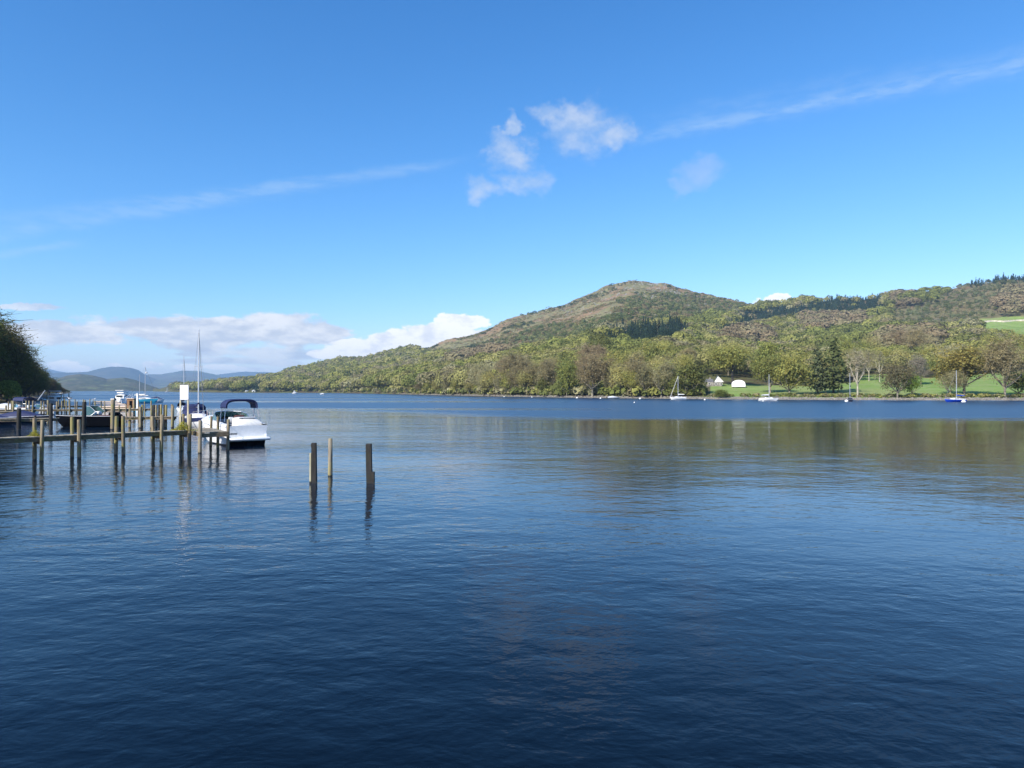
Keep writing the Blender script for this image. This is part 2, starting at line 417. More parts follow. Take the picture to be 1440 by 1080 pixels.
# ------------------------------------------------------------------ far hills
def far_ridge(name, pts, Yf, Yr, mat, seed, amp, base=None):
    x0, x1 = pts[0][0], pts[-1][0]
    pxs = np.linspace(x0, x1, 260); s = np.concatenate([np.linspace(0, 1, 60), np.linspace(1.05, 1.5, 8)])
    PX, S = np.meshgrid(pxs, s)
    YY = Yf + (Yr - Yf) * S
    zr = (CAMZ + (HZ - ip(PX, pts)) / F * Yr)
    e = np.clip((PX - x0) / 8, 0, 1) * np.clip((x1 - PX) / 8, 0, 1)
    X = (PX - CX) / F * YY
    sc = Yr / 16.0
    n = fbm(X / sc + seed, YY / sc, 5) - .5
    t = np.clip(S, 0, 1)
    ZZ = -1.5 + (zr + 1.5) * np.where(S <= 1, 0.5 * t ** .8 + .5 * t * t, 1 - (S - 1) * 1.6) * (1 if True else e) + n * amp * np.sin(np.clip(S, 0, 1) * math.pi * .93) + (fbm(X / (sc / 7) + seed, YY / (sc / 7), 4) - .5) * amp * .22 * np.clip(S * 6, 0, 1)
    ZZ = np.where(S <= 0.0001, -1.5, ZZ)
    return build_grid(name, PX, YY, ZZ, None, mat)
def far_mat(name, a, b, c, sc, field=None):
    m, nt, out = new_mat(name); N = NT(nt)
    p = N.n('ShaderNodeBsdfDiffuse'); N.l(p.outputs[0], out.inputs[0])
    pos = N.n('ShaderNodeNewGeometry').outputs['Position']
    n1 = N.noise(pos, sc, 6, .7); n2 = N.noise(pos, sc * 5, 6, .75)
    col = N.mix(N.smooth(n1, .42, .58), a, b); col = N.mix(N.m('MULTIPLY', N.smooth(n2, .45, .6), .8), col, c)
    if field: col = N.mix(N.smooth(N.noise(pos, sc * 2, 2, .5, .5), .6, .63), col, field)
    N.l(col, p.inputs[0])
    bp = N.n('ShaderNodeBump'); bp.inputs['Distance'].default_value = 0.12 / sc; bp.inputs['Strength'].default_value = .5
    N.l(n2, bp.inputs['Height']); N.l(bp.outputs[0], p.inputs['Normal'])
    return m
FM1 = far_mat('far_wooded_slopes', (0.08, 0.085, 0.04), (0.12, 0.105, 0.065), (0.03, 0.04, 0.022), .006, (0.13, 0.15, 0.06))
FM2 = far_mat('far_fell_heather', (0.055, 0.065, 0.05), (0.085, 0.08, 0.06), (0.035, 0.045, 0.035), .0015)
FM3 = far_mat('far_fell_pasture', (0.09, 0.105, 0.06), (0.12, 0.10, 0.075), (0.05, 0.06, 0.04), .0016, (0.15, 0.19, 0.08))
far_ridge('hills', [(-60, 545), (40, 536), (75, 534), (95, 528), (112, 526), (130, 528), (150, 533), (175, 531), (190, 534), (205, 540), (225, 547), (262, 549.3)], 2900, 3600, FM1, 3, 14)
far_ridge('hills', [(-120, 520), (60, 526), (80, 524), (100, 524), (122, 523), (140, 518), (155, 516), (172, 516), (184, 517), (195, 521), (205, 528), (225, 536), (260, 549)], 6200, 8200, FM2, 9, 40)
far_ridge('hills', [(60, 540), (150, 534), (200, 527), (225, 526.5), (240, 524), (255, 521.5), (280, 522), (300, 526), (320, 532), (345, 540), (380, 549)], 5500, 10000, FM3, 15, 50)
far_ridge('hills', [(-100, 540), (0, 528), (70, 519), (88, 523), (120, 530), (280, 530), (310, 526), (345, 522.5), (372, 523), (405, 525), (450, 521), (480, 530), (560, 545)], 10500, 12200, FM2, 21, 40)

# ------------------------------------------------------------------ water
def water():
    m, nt, out = new_mat('lake_water'); N = NT(nt)
    b = N.n('ShaderNodeBsdfPrincipled'); N.l(b.outputs[0], out.inputs[0])
    b.inputs['IOR'].default_value = 1.32
    pos = N.n('ShaderNodeNewGeometry').outputs['Position']
    sx = N.n('ShaderNodeSeparateXYZ'); N.l(pos, sx.inputs[0]); X, Y = sx.outputs[0], sx.outputs[1]
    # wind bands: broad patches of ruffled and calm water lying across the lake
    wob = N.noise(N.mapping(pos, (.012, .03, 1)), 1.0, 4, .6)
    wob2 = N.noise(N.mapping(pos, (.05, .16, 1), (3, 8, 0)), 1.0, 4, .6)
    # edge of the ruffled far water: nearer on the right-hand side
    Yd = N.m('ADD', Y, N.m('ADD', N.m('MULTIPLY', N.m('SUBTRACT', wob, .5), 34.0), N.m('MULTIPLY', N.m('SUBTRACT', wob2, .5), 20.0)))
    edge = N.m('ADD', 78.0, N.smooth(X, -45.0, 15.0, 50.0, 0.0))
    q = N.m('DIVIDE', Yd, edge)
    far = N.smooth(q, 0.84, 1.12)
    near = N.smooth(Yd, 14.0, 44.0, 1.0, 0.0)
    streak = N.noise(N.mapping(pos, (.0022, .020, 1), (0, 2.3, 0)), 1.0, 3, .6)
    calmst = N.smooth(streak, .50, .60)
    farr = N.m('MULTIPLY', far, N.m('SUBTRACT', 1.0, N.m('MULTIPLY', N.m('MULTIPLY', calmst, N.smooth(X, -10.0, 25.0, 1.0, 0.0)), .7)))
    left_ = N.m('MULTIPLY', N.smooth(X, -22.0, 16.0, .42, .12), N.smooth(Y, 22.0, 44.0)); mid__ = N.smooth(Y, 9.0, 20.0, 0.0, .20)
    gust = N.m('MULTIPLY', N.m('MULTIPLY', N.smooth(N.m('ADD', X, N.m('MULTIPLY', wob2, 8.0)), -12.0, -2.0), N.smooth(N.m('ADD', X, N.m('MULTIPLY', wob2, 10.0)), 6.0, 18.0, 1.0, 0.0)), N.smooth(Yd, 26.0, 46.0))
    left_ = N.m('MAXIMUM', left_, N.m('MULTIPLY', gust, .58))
    sky_refl = N.m('MAXIMUM', farr, N.m('MAXIMUM', left_, mid__))
    N.l(N.mix(sky_refl, (0.0005, 0.0013, 0.0025), (0.009, 0.036, 0.086)), b.inputs['Base Color'])   # blue reflection of the higher sky painted into the base colour of these zones
    amp = N.m('ADD', N.m('ADD', N.smooth(X, -16.0, 10.0, 1.5, .78), N.m('MULTIPLY', gust, 1.3)), N.m('ADD', N.m('MULTIPLY', farr, 2.0), N.m('MULTIPLY', near, .18)))
    patch = N.smooth(N.noise(N.mapping(pos, (.05, .12, 1), (5, 1, 0)), 1.0, 3, .5), .3, .7, .7, 1.3)
    amp = N.m('MULTIPLY', amp, patch)
    h = None
    for sc, a, an, rot, det in ((.20, .026, .6, .25, 2), (.8, .022, .65, -.25, 3), (2.6, .0108, .7, .35, 3), (7.5, .003, .8, -.4, 3)):
        nz = N.noise(N.mapping(pos, (sc * an, sc, sc), (sc, 0, 0), (0, 0, rot)), 1.0, det, .55, .3)
        t = N.m('MULTIPLY', nz, a); h = t if h is None else N.m('ADD', h, t)
    bp = N.n('ShaderNodeBump'); bp.inputs['Strength'].default_value = 1.0; bp.inputs['Distance'].default_value = 1.0
    N.l(N.m('MULTIPLY', h, amp), bp.inputs['Height']); N.l(bp.outputs[0], b.inputs['Normal'])
    N.l(N.m('ADD', 0.03, N.m('MULTIPLY', farr, .27)), b.inputs['Roughness'])
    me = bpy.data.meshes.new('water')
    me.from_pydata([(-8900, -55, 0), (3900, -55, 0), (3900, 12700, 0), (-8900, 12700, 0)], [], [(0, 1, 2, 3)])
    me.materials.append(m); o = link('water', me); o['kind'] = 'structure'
    mb = bpy.data.meshes.new('lake_bed'); mb.from_pydata([(-8900, -55, -4), (3900, -55, -4), (3900, 12700, -4), (-8900, 12700, -4)], [], [(0, 1, 2, 3)])
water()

# ------------------------------------------------------------------ trees
def cards(C, Nn, size, aspect=.7, jit=.6):
    n = len(C); Nn = Nn + rng.normal(0, jit, (n, 3)); Nn /= np.linalg.norm(Nn, axis=1)[:, None] + 1e-9
    r = rng.normal(0, 1, (n, 3)); t = np.cross(Nn, r); t /= np.linalg.norm(t, axis=1)[:, None] + 1e-9; b = np.cross(Nn, t)
    s = (size * rng.uniform(.6, 1.3, n))[:, None]; w = s * rng.uniform(aspect * .6, aspect * 1.2, n)[:, None]
    return np.stack([C - t * s * .5, C - b * w * .5 + t * s * .1, C + t * s * .5, C + b * w * .5 - t * s * .05], 1)
def seg_quads(P0, P1, w):
    d = P1 - P0; r = rng.normal(0, 1, P0.shape); s = np.cross(d, r); s /= np.linalg.norm(s, axis=1)[:, None] + 1e-9
    s = s * (w[:, None] if isinstance(w, np.ndarray) else w) * .5
    return np.stack([P0 - s, P1 - s * .3, P1 + s * .3, P0 + s], 1)
def make_broad(seed, h=16., w=15., trunk=.28, nt=230, leaves=9, leafsize=.55, twigs=5, leafcol=(1, 1, 1), twigcol=(.9, .8, .7), lean=0.0, bark='bark', tall=1.0):
    """returns (trunk mesh, crown mesh): real limbs reaching out to clumps in an uneven crown"""
    global rng
    rng = np.random.default_rng(seed); rn = random.Random(seed)
    zb = h * trunk; cz = (zb + h) / 2; a = w / 2; c = (h - zb) / 2 * 1.05
    # lumpy crown targets
    lob = [(rn.uniform(-.45, .45) * a, rn.uniform(-.45, .45) * a, cz + rn.uniform(-.35, .55) * c, rn.uniform(.45, .72)) for _ in range(8)] + [(0, 0, cz, .7)]
    T = []
    while len(T) < nt:
        l = lob[rn.randrange(len(lob))]
        v = np.array([rn.gauss(0, 1) for _ in range(3)]); v /= np.linalg.norm(v); v *= rn.uniform(.25, 1) ** .45
        p = np.array([l[0] + v[0] * a * l[3], l[1] + v[1] * a * l[3], l[2] + v[2] * c * l[3]])
        if p[2] > zb * .9: T.append(p)
    T = np.array(T)
    mb = MB(); top = Vector((lean * h * .3, 0, zb * 1.15))
    r0 = h * .022
    mb.tube([(0, 0, -.6), (0, 0, .3), (top.x * .4, 0, zb * .5), tuple(top)], [r0 * 1.5, r0 * 1.1, r0 * .9, r0 * .75], 7)
    nodes = []
    nl = 8
    for i in range(nl):
        an = 2 * math.pi * (i + rn.uniform(-.3, .3)) / nl; el = rn.uniform(.25, 1.0)
        if i == 0: el = 1.45
        L = (h - zb) * rn.uniform(.55, .75)
        hx = math.cos(el) * a * .8 + .001
        e = Vector((top.x + math.cos(an) * hx, math.sin(an) * hx, zb + math.sin(el) * (h - zb) * .72 + 1))
        mid = top.lerp(e, .5) + Vector((math.cos(an) * .06 * w, math.sin(an) * .06 * w, rn.uniform(-.2, .6)))
        st = Vector((top.x, 0, zb * rn.uniform(.8, 1.1)))
        mb.tube([st, mid, e], [r0 * .5, r0 * .32, r0 * .14], 5)
        for k in range(1, 7):
            t = k / 6; p = (st * (1 - t) + mid * t) if t < .0 else ((1 - t) ** 2 * st + 2 * t * (1 - t) * mid + t * t * e)
            nodes.append(p)
    NA = np.array([tuple(p) for p in nodes])
    Q = []; K = []; near = []
    for p in T:
        dd = np.linalg.norm(NA - p, axis=1) + np.where(NA[:, 2] > p[2] + .5, 3, 0); near.append(NA[np.argmin(dd)])
    near = np.array(near)
    mid = (near + T) / 2 + rng.normal(0, .3, T.shape) + np.array([0, 0, .25])
    bq = np.concatenate([seg_quads(near, mid, h * .015), seg_quads(mid, T, h * .010)])
    # twigs
    if twigs:
        TT = np.repeat(T, twigs, 0); e = TT + rng.normal(0, .085 * w, TT.shape) * np.array([1, 1, .75])
        tq = seg_quads(TT, e, h * .0075)
        bq = np.concatenate([bq, tq])
    bc = np.tile(np.array(twigcol), (len(bq), 1)) * rng.uniform(.75, 1.2, (len(bq), 1))
    Q.append(bq); K.append(bc)
    if leaves:
        CC = np.repeat(T, leaves, 0) + rng.normal(0, .062 * w, (len(T) * leaves, 3)) * np.array([1, 1, .7])
        cen = np.array([0, 0, cz - c * .3]); nn = CC - cen; nn /= np.linalg.norm(nn, axis=1)[:, None]; nn[:, 2] += .25
        cq = cards(CC, nn, leafsize)
        cl = np.repeat(rng.uniform(.8, 1.2, (len(T), 1)), leaves, 0) * rng.uniform(.8, 1.2, (len(CC), 1))
        hue = np.repeat(rng.uniform(-.08, .08, (len(T), 1)), leaves, 0)
        col = np.array(leafcol)[None, :] * cl * (1 + hue * np.array([1, 0, -1.5]))
        Q.append(cq); K.append(col)
    cm = quads_mesh('crown', np.concatenate(Q), np.clip(np.concatenate(K), 0, 3), M['leaf'])
    me = bpy.data.meshes.new('trunk'); me.from_pydata([tuple(p) for p in mb.v], [], mb.f); me.materials.append(M[bark]); me.update()
    return me, cm
def make_conifer(seed, h=18., w=6., layers=26, per=11, bare=.08, pine=False):
    global rng
    rng = np.random.default_rng(seed)
    Q = []
    P0 = []; P1 = []
    for i in range(layers):
        t = i / (layers - 1); z = h * (bare + (1 - bare) * t)
        if pine: rad = w / 2 * (math.sin(min(1, t * 1.15 + .12) * math.pi) ** .5 * (1 + .35 * math.sin(i * 2.1)) + .08)
        else: rad = w / 2 * (1 - t) ** .85 * (1 + .18 * math.sin(i * 1.7)) + .15
        for k in range(max(4, int(per * (1 - t * .5)))):
            an = rng.uniform(0, 2 * math.pi); rr = rad * rng.uniform(.6, 1.1)
            P0.append((0, 0, z)); P1.append((math.cos(an) * rr, math.sin(an) * rr, z - rr * (.25 if not pine else -.1) + rng.normal(0, .2)))
    P0 = np.array(P0); P1 = np.array(P1); Q.append(seg_quads(P0, P1, .12)); kb = np.tile([.5, .4, .3], (len(P0), 1))
    C = []
    for f in (.45, .7, .9, 1.0):
        C.append(P0 + (P1 - P0) * f + rng.normal(0, .25 if not pine else .5, P0.shape))
    C = np.concatenate(C); nn = C * np.array([1, 1, 0]); nn /= np.linalg.norm(nn, axis=1)[:, None] + 1e-6; nn[:, 2] += .7
    cq = cards(C, nn, .9 if not pine else 1.1, .8, .5); Q.append(cq)
    col = np.ones((len(C), 3)) * rng.uniform(.7, 1.25, (len(C), 1))
    cm = quads_mesh('crown', np.concatenate(Q), np.concatenate([kb, col]), M['leaf'])
    mb = MB(); mb.tube([(0, 0, -.6), (0, 0, h * .5), (0, 0, h * .97)], [h * .018, h * .012, .03], 6)
    me = bpy.data.meshes.new('trunk'); me.from_pydata([tuple(p) for p in mb.v], [], mb.f); me.materials.append(M['bark'] if not pine else M['darkbark']); me.update()
    return me, cm

OLIVE = (0.285, 0.285, 0.085); KHAKI = (0.305, 0.29, 0.11); LIME = (0.225, 0.245, 0.07); MID = (0.165, 0.185, 0.06); BROWN = (0.27, 0.24, 0.13); GREYT = (0.31, 0.295, 0.16); DARKG = (0.075, 0.10, 0.042); SPRUCE = (0.045, 0.072, 0.045); RUSSET = (0.255, 0.205, 0.12)
TREES = {'leafy': [make_broad(100 + i, 16, 15 + i % 3, .12, 230, 15, .8, 3, twigcol=(1.1, 1.0, .9)) for i in range(5)],
         'light': [make_broad(200 + i, 16, 15 + i % 2, .17, 240, 9, .68, 5, twigcol=(1.2, 1.1, 1.1)) for i in range(4)],
         'bare': [make_broad(300 + i, 16, 15, .18, 280, 3, .55, 8, twigcol=(1.05, 1.0, .95)) for i in range(4)],
         'oak': [make_broad(700, 16, 15, .40, 240, 11, .6, 5, twigcol=(1.0, .95, .9), bark='darkbark')],
         'west': [make_broad(450 + i, 16, 15, .08, 300, 26, .36, 6, twigcol=(.9, .85, .8), bark='darkbark') for i in range(3)] + [make_broad(460 + i, 16, 15, .12, 320, 8, .3, 10, twigcol=(.9, .85, .8), bark='darkbark') for i in range(2)],
         'pale': [make_broad(400, 16, 9.5, .3, 120, 1, .35, 6, leafcol=(.5, .5, .3), twigcol=(1.6, 1.5, 1.3), bark='palebark')],
         'spruce': [make_conifer(500 + i, 18, 6 + i) for i in range(3)],
         'pine': [make_conifer(520 + i, 17, 9.5, 18, 16, .12, True) for i in range(2)]}
def stand_tree(name, style, loc, h, color, label, cat, group, wscale=1.0, var=None, parts=True):
    ms = TREES[style]; tm, cm = ms[var if var is not None else rnd.randrange(len(ms))]
    base = {'spruce': 18., 'pine': 17.}.get(style, 16.)
    s = h / base; rz = rnd.uniform(0, 6.28)
    root = empty(name, loc, rz); root.scale = (s * wscale, s * wscale, s)
    t = link('trunk', tm, root); c = link('crown', cm, root); c.color = (*color, 1)
    tag(root, label, cat, group); return root

# low-detail templates for the mass of the woods
def blob_cards(n, seed):
    g = np.random.default_rng(seed); lobes = g.normal(0, 1, (7, 3)); lobes /= np.linalg.norm(lobes, axis=1)[:, None]; lobes[:, 2] = np.abs(lobes[:, 2])
    v = g.normal(0, 1, (n, 3)); v /= np.linalg.norm(v, axis=1)[:, None]; v[:, 2] = np.where(v[:, 2] < -.3, -v[:, 2], v[:, 2])
    r = .72 + .32 * np.max(np.clip(v @ lobes.T, 0, 1) ** 6, 1) * 1.0 + g.normal(0, .07, n)
    C = v * r[:, None]
    nn = v.copy(); nn[:, 2] += .15
    return C, nn
def cone_cards(n, seed):
    g = np.random.default_rng(seed); t = 1 - np.sqrt(g.random(n)); an = g.random(n) * 6.283
    r = (1 - t) * g.uniform(.75, 1.1, n) + .03
    C = np.stack([np.cos(an) * r, np.sin(an) * r, t], 1); nn = np.stack([np.cos(an), np.sin(an), np.full(n, .6)], 1)
    return C, nn

# ---- gather tree positions on the east side
def gather():
    L = []
    cell = 9.4
    Ymax = 1900
    xs = np.arange(-1000, 1650, cell); ys = np.arange(225, 2100, cell)
    XX, YY = np.meshgrid(xs, ys); g = np.random.default_rng(77)
    XX = XX + g.uniform(-.5, .5, XX.shape) * cell; YY = YY + g.uniform(-.5, .5, YY.shape) * cell
    X = XX.ravel(); Y = YY.ravel(); px = CX + F * X / Y
    Ys = ip(px, SHORE); Yr = ip(px, RIDGEY)
    ok = (px > 240) & (px < 1530) & (Y > Ys + 3) & (Y < Yr + 12)
    X, Y, px = X[ok], Y[ok], px[ok]; Ys = Ys[ok]; Yr = Yr[ok]
    z = east_z(px, Y); hh = g.uniform(8, 15.5, len(X))
    hh = np.where(g.random(len(X)) < .08, hh * 1.3, hh)
    front = (Y - Ys) < 60
    hh = np.where(front, g.uniform(11, 18, len(X)), hh)
    _, pg = proj(X, Y, z); _, pm = proj(X, Y, z + hh * .6)
    wobble = (fbm(X / 55, Y / 55, 4) - .5) * 18
    species = np.full(len(X), 'mix', object); keep = np.ones(len(X), bool)
    lawn = anypoly(px, pg, P_LAWN) | inpoly(px, pg, P_FIELD) | inpoly(px, pm, P_FIELD)
    keep &= ~lawn
    fellb = ip(px, FELL); heath = ip(px, HEATH_LO); inx = (px > 590) & (px < 1105)
    open_ = inx & (pm < heath + wobble * .5)
    mid_ = inx & (pm < heath + wobble * .5) & (pm > ip(px, HEATH_TOP) + wobble * .4)
    streaks = fbm(X / 75 + 4, Y / 110, 4)
    top = inx & (pm < fellb + wobble * .3)
    species[open_ & ~mid_] = 'scrub'; keep &= ~(open_ & ~mid_ & (streaks < .55)); keep &= ~(mid_ & (px < 880) & (streaks < .49)); keep &= ~(mid_ & (px >= 880) & (g.random(len(X)) < .22)); species[mid_] = 'midscrub'; hh = np.where(mid_, g.uniform(5, 10, len(X)), hh); keep &= ~(top & ~mid_ & (streaks < .63)); keep &= ~(inx & (Y > Yr - 60) & (px < 1000) & (g.random(len(X)) < .75))
    up = (px > 1255) & (pm < 455); species[up] = 'upscrub'; keep &= ~(up & (g.random(len(X)) < .25))
    con = anypoly(px + wobble * .3, pm + wobble * .12 + g.normal(0, .5, len(X)), P_CON) & ~((px < 600) & (g.random(len(X)) < .45)) & (g.random(len(X)) < .97); species[con] = 'con'; keep |= con & ~lawn; hh = np.where(con, g.uniform(7, 14, len(X)), hh)
    rc = (~con) & (species == 'mix') & (Y - Ys > 130) & (g.random(len(X)) < .02 * (streaks > .5)); species[rc] = 'con'
    br = anypoly(px, pm + wobble * .2, P_BROWN) & ~con; species[br] = 'brown'; keep &= ~(br & (g.random(len(X)) < .35)); hh = np.where(br, hh * 1.2, hh)
    bt = anypoly(px, pm, P_BRIGHT) & ~con & ~open_; species[bt] = 'bright'
    # ragged skyline conifers
    sk = (px > 1130) & (px < 1250) & (Y > ip(px, RIDGEY) - 60) & (g.random(len(X)) < .25); species[sk] = 'con'
    sk2 = (((px > 1366) & (px < 1384)) | ((px > 1396) & (px < 1470))) & (Y > ip(px, RIDGEY) - 45); species[sk2] = 'con'; keep |= sk2
    # avoid the neighbourhood of the house
    keep &= ~((px > 962) & (px < 1056) & (pg > 531) & (Y - Ys > 8 * 0))
    return X[keep], Y[keep], z[keep], px[keep], pm[keep], hh[keep], species[keep], g, (Y - ip(px, SHORE))[keep]
X, Y, Z, PXX, PM, HH, SP, g_, DSH = gather()
tone = fbm(X / 38 + 50, Y / 38 + 9, 4)
tone2 = g_.random(len(X))
def pick_colour(sp, tn, r):
    v = tn + (r - .5) * .35
    if sp == 'brown': return (RUSSET if r < .45 else BROWN), 'bare'
    if sp == 'bright': return (LIME if r < .6 else (0.19, 0.205, .065)), 'leafy'
    if sp == 'scrub': return (DARKG if r < .4 else (0.13, .145, .055) if r < .75 else KHAKI), 'leafy'
    if sp == 'midscrub': return ((0.125, .155, .06) if r < .35 else (0.21, .22, .09) if r < .75 else (0.25, .21, .11)), 'leafy'
    if sp == 'upscrub': return ((0.17, .19, .09) if r < .4 else (0.12, .14, .05) if r < .75 else BROWN), 'leafy'
    if v < .29: return BROWN, 'bare'
    if v < .35: return GREYT, 'bare'
    if v < .47: return KHAKI, 'light'
    if v < .62: return OLIVE, 'light'
    if v < .68: return (0.15, .16, .05), 'leafy'
    if v < .76: return LIME, 'leafy'
    return MID, 'leafy'
WORD = {RUSSET: 'leafless red-brown', BROWN: 'leafless brown', GREYT: 'leafless grey', KHAKI: 'thin khaki-leaved', OLIVE: 'olive-green', LIME: 'fresh lime-green', MID: 'mid-green', DARKG: 'dark evergreen', SPRUCE: 'dark green'}
def region(px, row):
    where = 'by the water' if row < 28 else 'further back'
    R_ = [(330, 'on the far low point'), (440, 'below the far left ridge end'), (560, 'below the ridge\'s left shoulder'), (640, 'where the far shore bends'), (700, 'left of the shingle beach'),
          (770, 'behind the shingle beach'), (850, 'directly below the rocky summit'), (930, 'right of the lime-green shore tree'), (1000, 'behind the yacht with furled jib'), (1060, 'around the cottage and marquee'),
          (1130, 'behind the yacht beside the marquee'), (1200, 'around the two dark pines'), (1270, 'right of the pale bare tree'), (1330, 'left of the golden oak'), (1400, 'behind the blue-hulled yacht'), (1800, 'at the meadow\'s right end')]
    for lim, t in R_:
        if px < lim: return where + ' ' + t
broad = []; con = []; scrub = []
for i in range(len(X)):
    sp = SP[i]
    if sp == 'con': con.append(i)
    elif sp == 'scrub': scrub.append(i)
    else: broad.append(i)
W_TREES = []
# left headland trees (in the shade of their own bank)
gw = random.Random(5)
for k in range(400):
    Yw = 78 * (1.027 ** k)
    if Yw > 1050: break
    for row in range(3):
        d = 3 + row * 9 + gw.uniform(-2, 3); Yq = Yw + gw.uniform(-1.5, 1.5)
        if gw.random() < (.30 + .15 * row): continue
        Xq = west_x(Yq) - d
        hq = gw.uniform(10, 14) + (row > 0) * 1.5
        px_ = CX + F * Xq / Yq
        if px_ < -110: continue
        # crown line falls steadily towards the point
        hmax = float(ip(px_, [(-120, 17), (0, 17.0), (30, 15.5), (60, 13.0), (75, 9.5), (82, 6.5), (90, 4.2), (97, 2.8), (110, 2.5)]))
        W_TREES.append((Xq, Yq, float(west_z(np.array(Xq), np.array(Yq))), min(hq, hmax) if px_ > 20 else hmax * gw.uniform(.8, 1.0), px_))
broad.sort(key=lambda i: -HH[i] / Y[i])
con.sort(key=lambda i: -HH[i] / Y[i])
NB = 236 - len(W_TREES); print('west', len(W_TREES), 'near east', NB)
nb_total = 0
def one_word(c): return WORD.get(c, 'yellowish-green')
for i in broad[:NB]:
    c, st = pick_colour(SP[i], tone[i], tone2[i])
    j = rnd.uniform(1.0, 1.24)
    lab = one_word(c) + ' tree ' + region(PXX[i], DSH[i])
    stand_tree('broadleaf_tree', st, (X[i], Y[i], Z[i] - .1), HH[i], tuple(k * j for k in c), lab, 'tree', lab.replace(' tree ', ' trees '), wscale=rnd.uniform(.8, 1.05))
for (xq, yq, zq, hq, pq) in W_TREES:
    r = rnd.random()
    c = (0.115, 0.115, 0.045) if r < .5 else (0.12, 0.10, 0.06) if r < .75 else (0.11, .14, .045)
    st = 'leafy' if r < .35 else 'light' if r < .6 else 'bare'
    if pq < 25: seg_ = 'at the tall near end of the shaded left wood'
    elif pq < 60: seg_ = 'in the middle of the shaded left wood'
    else: seg_ = 'on the low far point of the shaded left wood'
    lab = {'leafy': 'dense dark', 'light': 'thinly leaved dark', 'bare': 'leafless dark'}[st] + ' tree ' + seg_
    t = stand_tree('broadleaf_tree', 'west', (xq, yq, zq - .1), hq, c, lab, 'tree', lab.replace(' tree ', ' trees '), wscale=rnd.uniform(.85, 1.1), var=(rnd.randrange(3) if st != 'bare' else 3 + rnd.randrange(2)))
for i in con[:298]:
    tm, cm = TREES['spruce'][i % 3]
    o = link('conifer_tree', cm); s = HH[i] * 1.05 / 18; o.location = (X[i], Y[i], Z[i] - .2); o.scale = (s, s, s); o.rotation_euler = (0, 0, rnd.uniform(0, 6.28))
    j = rnd.uniform(.8, 1.25); o.color = (SPRUCE[0] * j, SPRUCE[1] * j, SPRUCE[2] * j, 1)
    p = PXX[i]
    wh = ('in the evergreen stand on the far low point' if p < 400 else 'on the left shoulder of the long ridge' if p < 600 else 'in the woods left of the summit' if p < 830 else 'in the dark plantation under the summit' if p < 985 else
          'in the dark plantation right of the summit' if p < 1130 else 'along the dark skyline wood right of the white cloud' if p < 1250 else 'on the skyline at the right end of the ridge' if PM[i] < 400 else 'among the woods above the meadow')
    tag(o, 'slender dark spruce ' + wh, 'tree', 'spruces ' + wh)
# scattered evergreen bushes on the open fell: individuals
scrub.sort(key=lambda i: -HH[i] / Y[i])
SM = []
for k in range(3):
    C, nn = blob_cards(260, 900 + k); rng = np.random.default_rng(900 + k)
    q = cards(C * .5 + np.array([0, 0, .42]), nn, .14); SM.append(quads_mesh('bush', q, np.ones((260, 3)) * rng.uniform(.7, 1.3, (260, 1)), M['leaf']))
for i in scrub[:290]:
    c, st = pick_colour('scrub', 0, tone2[i]); o = link('bush', SM[i % 3]); s = HH[i] * .42
    o.location = (X[i], Y[i], Z[i] - .4); o.scale = (s * 1.35, s * 1.35, s); o.rotation_euler = (0, 0, rnd.uniform(0, 6.28)); o.color = (*c, 1)
    p = PXX[i]
    col_ = 'dark green' if c == DARKG else 'khaki' if c == KHAKI else 'olive'
    wh = 'on the long left slope of the fell' if p < 720 else 'on the bracken slope left of the summit' if p < 820 else 'on the rocky face below the summit' if p < 930 else 'on the grassy shoulder right of the summit'
    tag(o, col_ + ' bush ' + wh, 'bush', col_ + ' bushes ' + wh)
def mass(name, idx, label, cat, kindfn):
    Qs = []; Cs = []
    for i in idx:
        c, conic, wide = kindfn(i)
        n = int(np.clip(430 * (520. / Y[i]) ** 1.2, 90, 520))
        sd = int(i % 6)
        g = np.random.default_rng(int(i) + 1000)
        h = HH[i]
        if conic:
            C, nn = cone_cards(int(n * .8), sd + 40); C = C * np.array([2.3, 2.3, h]); cs = .75 * (1 + Y[i] / 1200)
        else:
            C, nn = blob_cards(n, sd + 60); w = h * wide; C = C * np.array([w * .5, w * .5, h * .42]) + np.array([0, 0, h * .5]); cs = 5.4 * w / 10 / math.sqrt(n / 14.)
        a = g.uniform(0, 6.28); ca, sa = math.cos(a), math.sin(a); Rm = np.array([[ca, sa, 0], [-sa, ca, 0], [0, 0, 1]])
        C = C @ Rm + np.array([X[i], Y[i], Z[i]]); nn = nn @ Rm
        Qs.append((C, nn, np.full(len(C), cs))); Cs.append(np.tile(np.array(c) * g.uniform(.82, 1.2), (len(C), 1)))
    global rng
    rng = np.random.default_rng(4242)
    C = np.concatenate([q[0] for q in Qs]); nn = np.concatenate([q[1] for q in Qs]); sz = np.concatenate([q[2] for q in Qs])
    V = cards(C, nn, sz, .8, .33)
    T = np.concatenate(Cs) * rng.uniform(.9, 1.12, (len(C), 1))
    o = link(name, quads_mesh(name, V, T, M['leaf'])); tag(o, label, cat, None, 'stuff')
    print(name, len(idx), 'trees', len(C), 'cards')
def kb(i):
    c, st = pick_colour(SP[i], tone[i], tone2[i]); return c, False, (1.3 if SP[i] == 'brown' else 1.1 if SP[i] != 'upscrub' else .95)
for i in broad[NB:]:
    if SP[i] == 'upscrub': HH[i] *= .5
for i in scrub[290:]: HH[i] *= .42
mass('hillside_woodland', broad[NB:], 'mixed spring woodland of olive, brown and lime trees covering the hillside', 'woodland', kb)
if len(con) > 298: mass('conifer_plantation', con[298:], 'dark evergreen plantation blocks on the upper slopes of the hill', 'woodland', lambda i: (SPRUCE, True, .4))
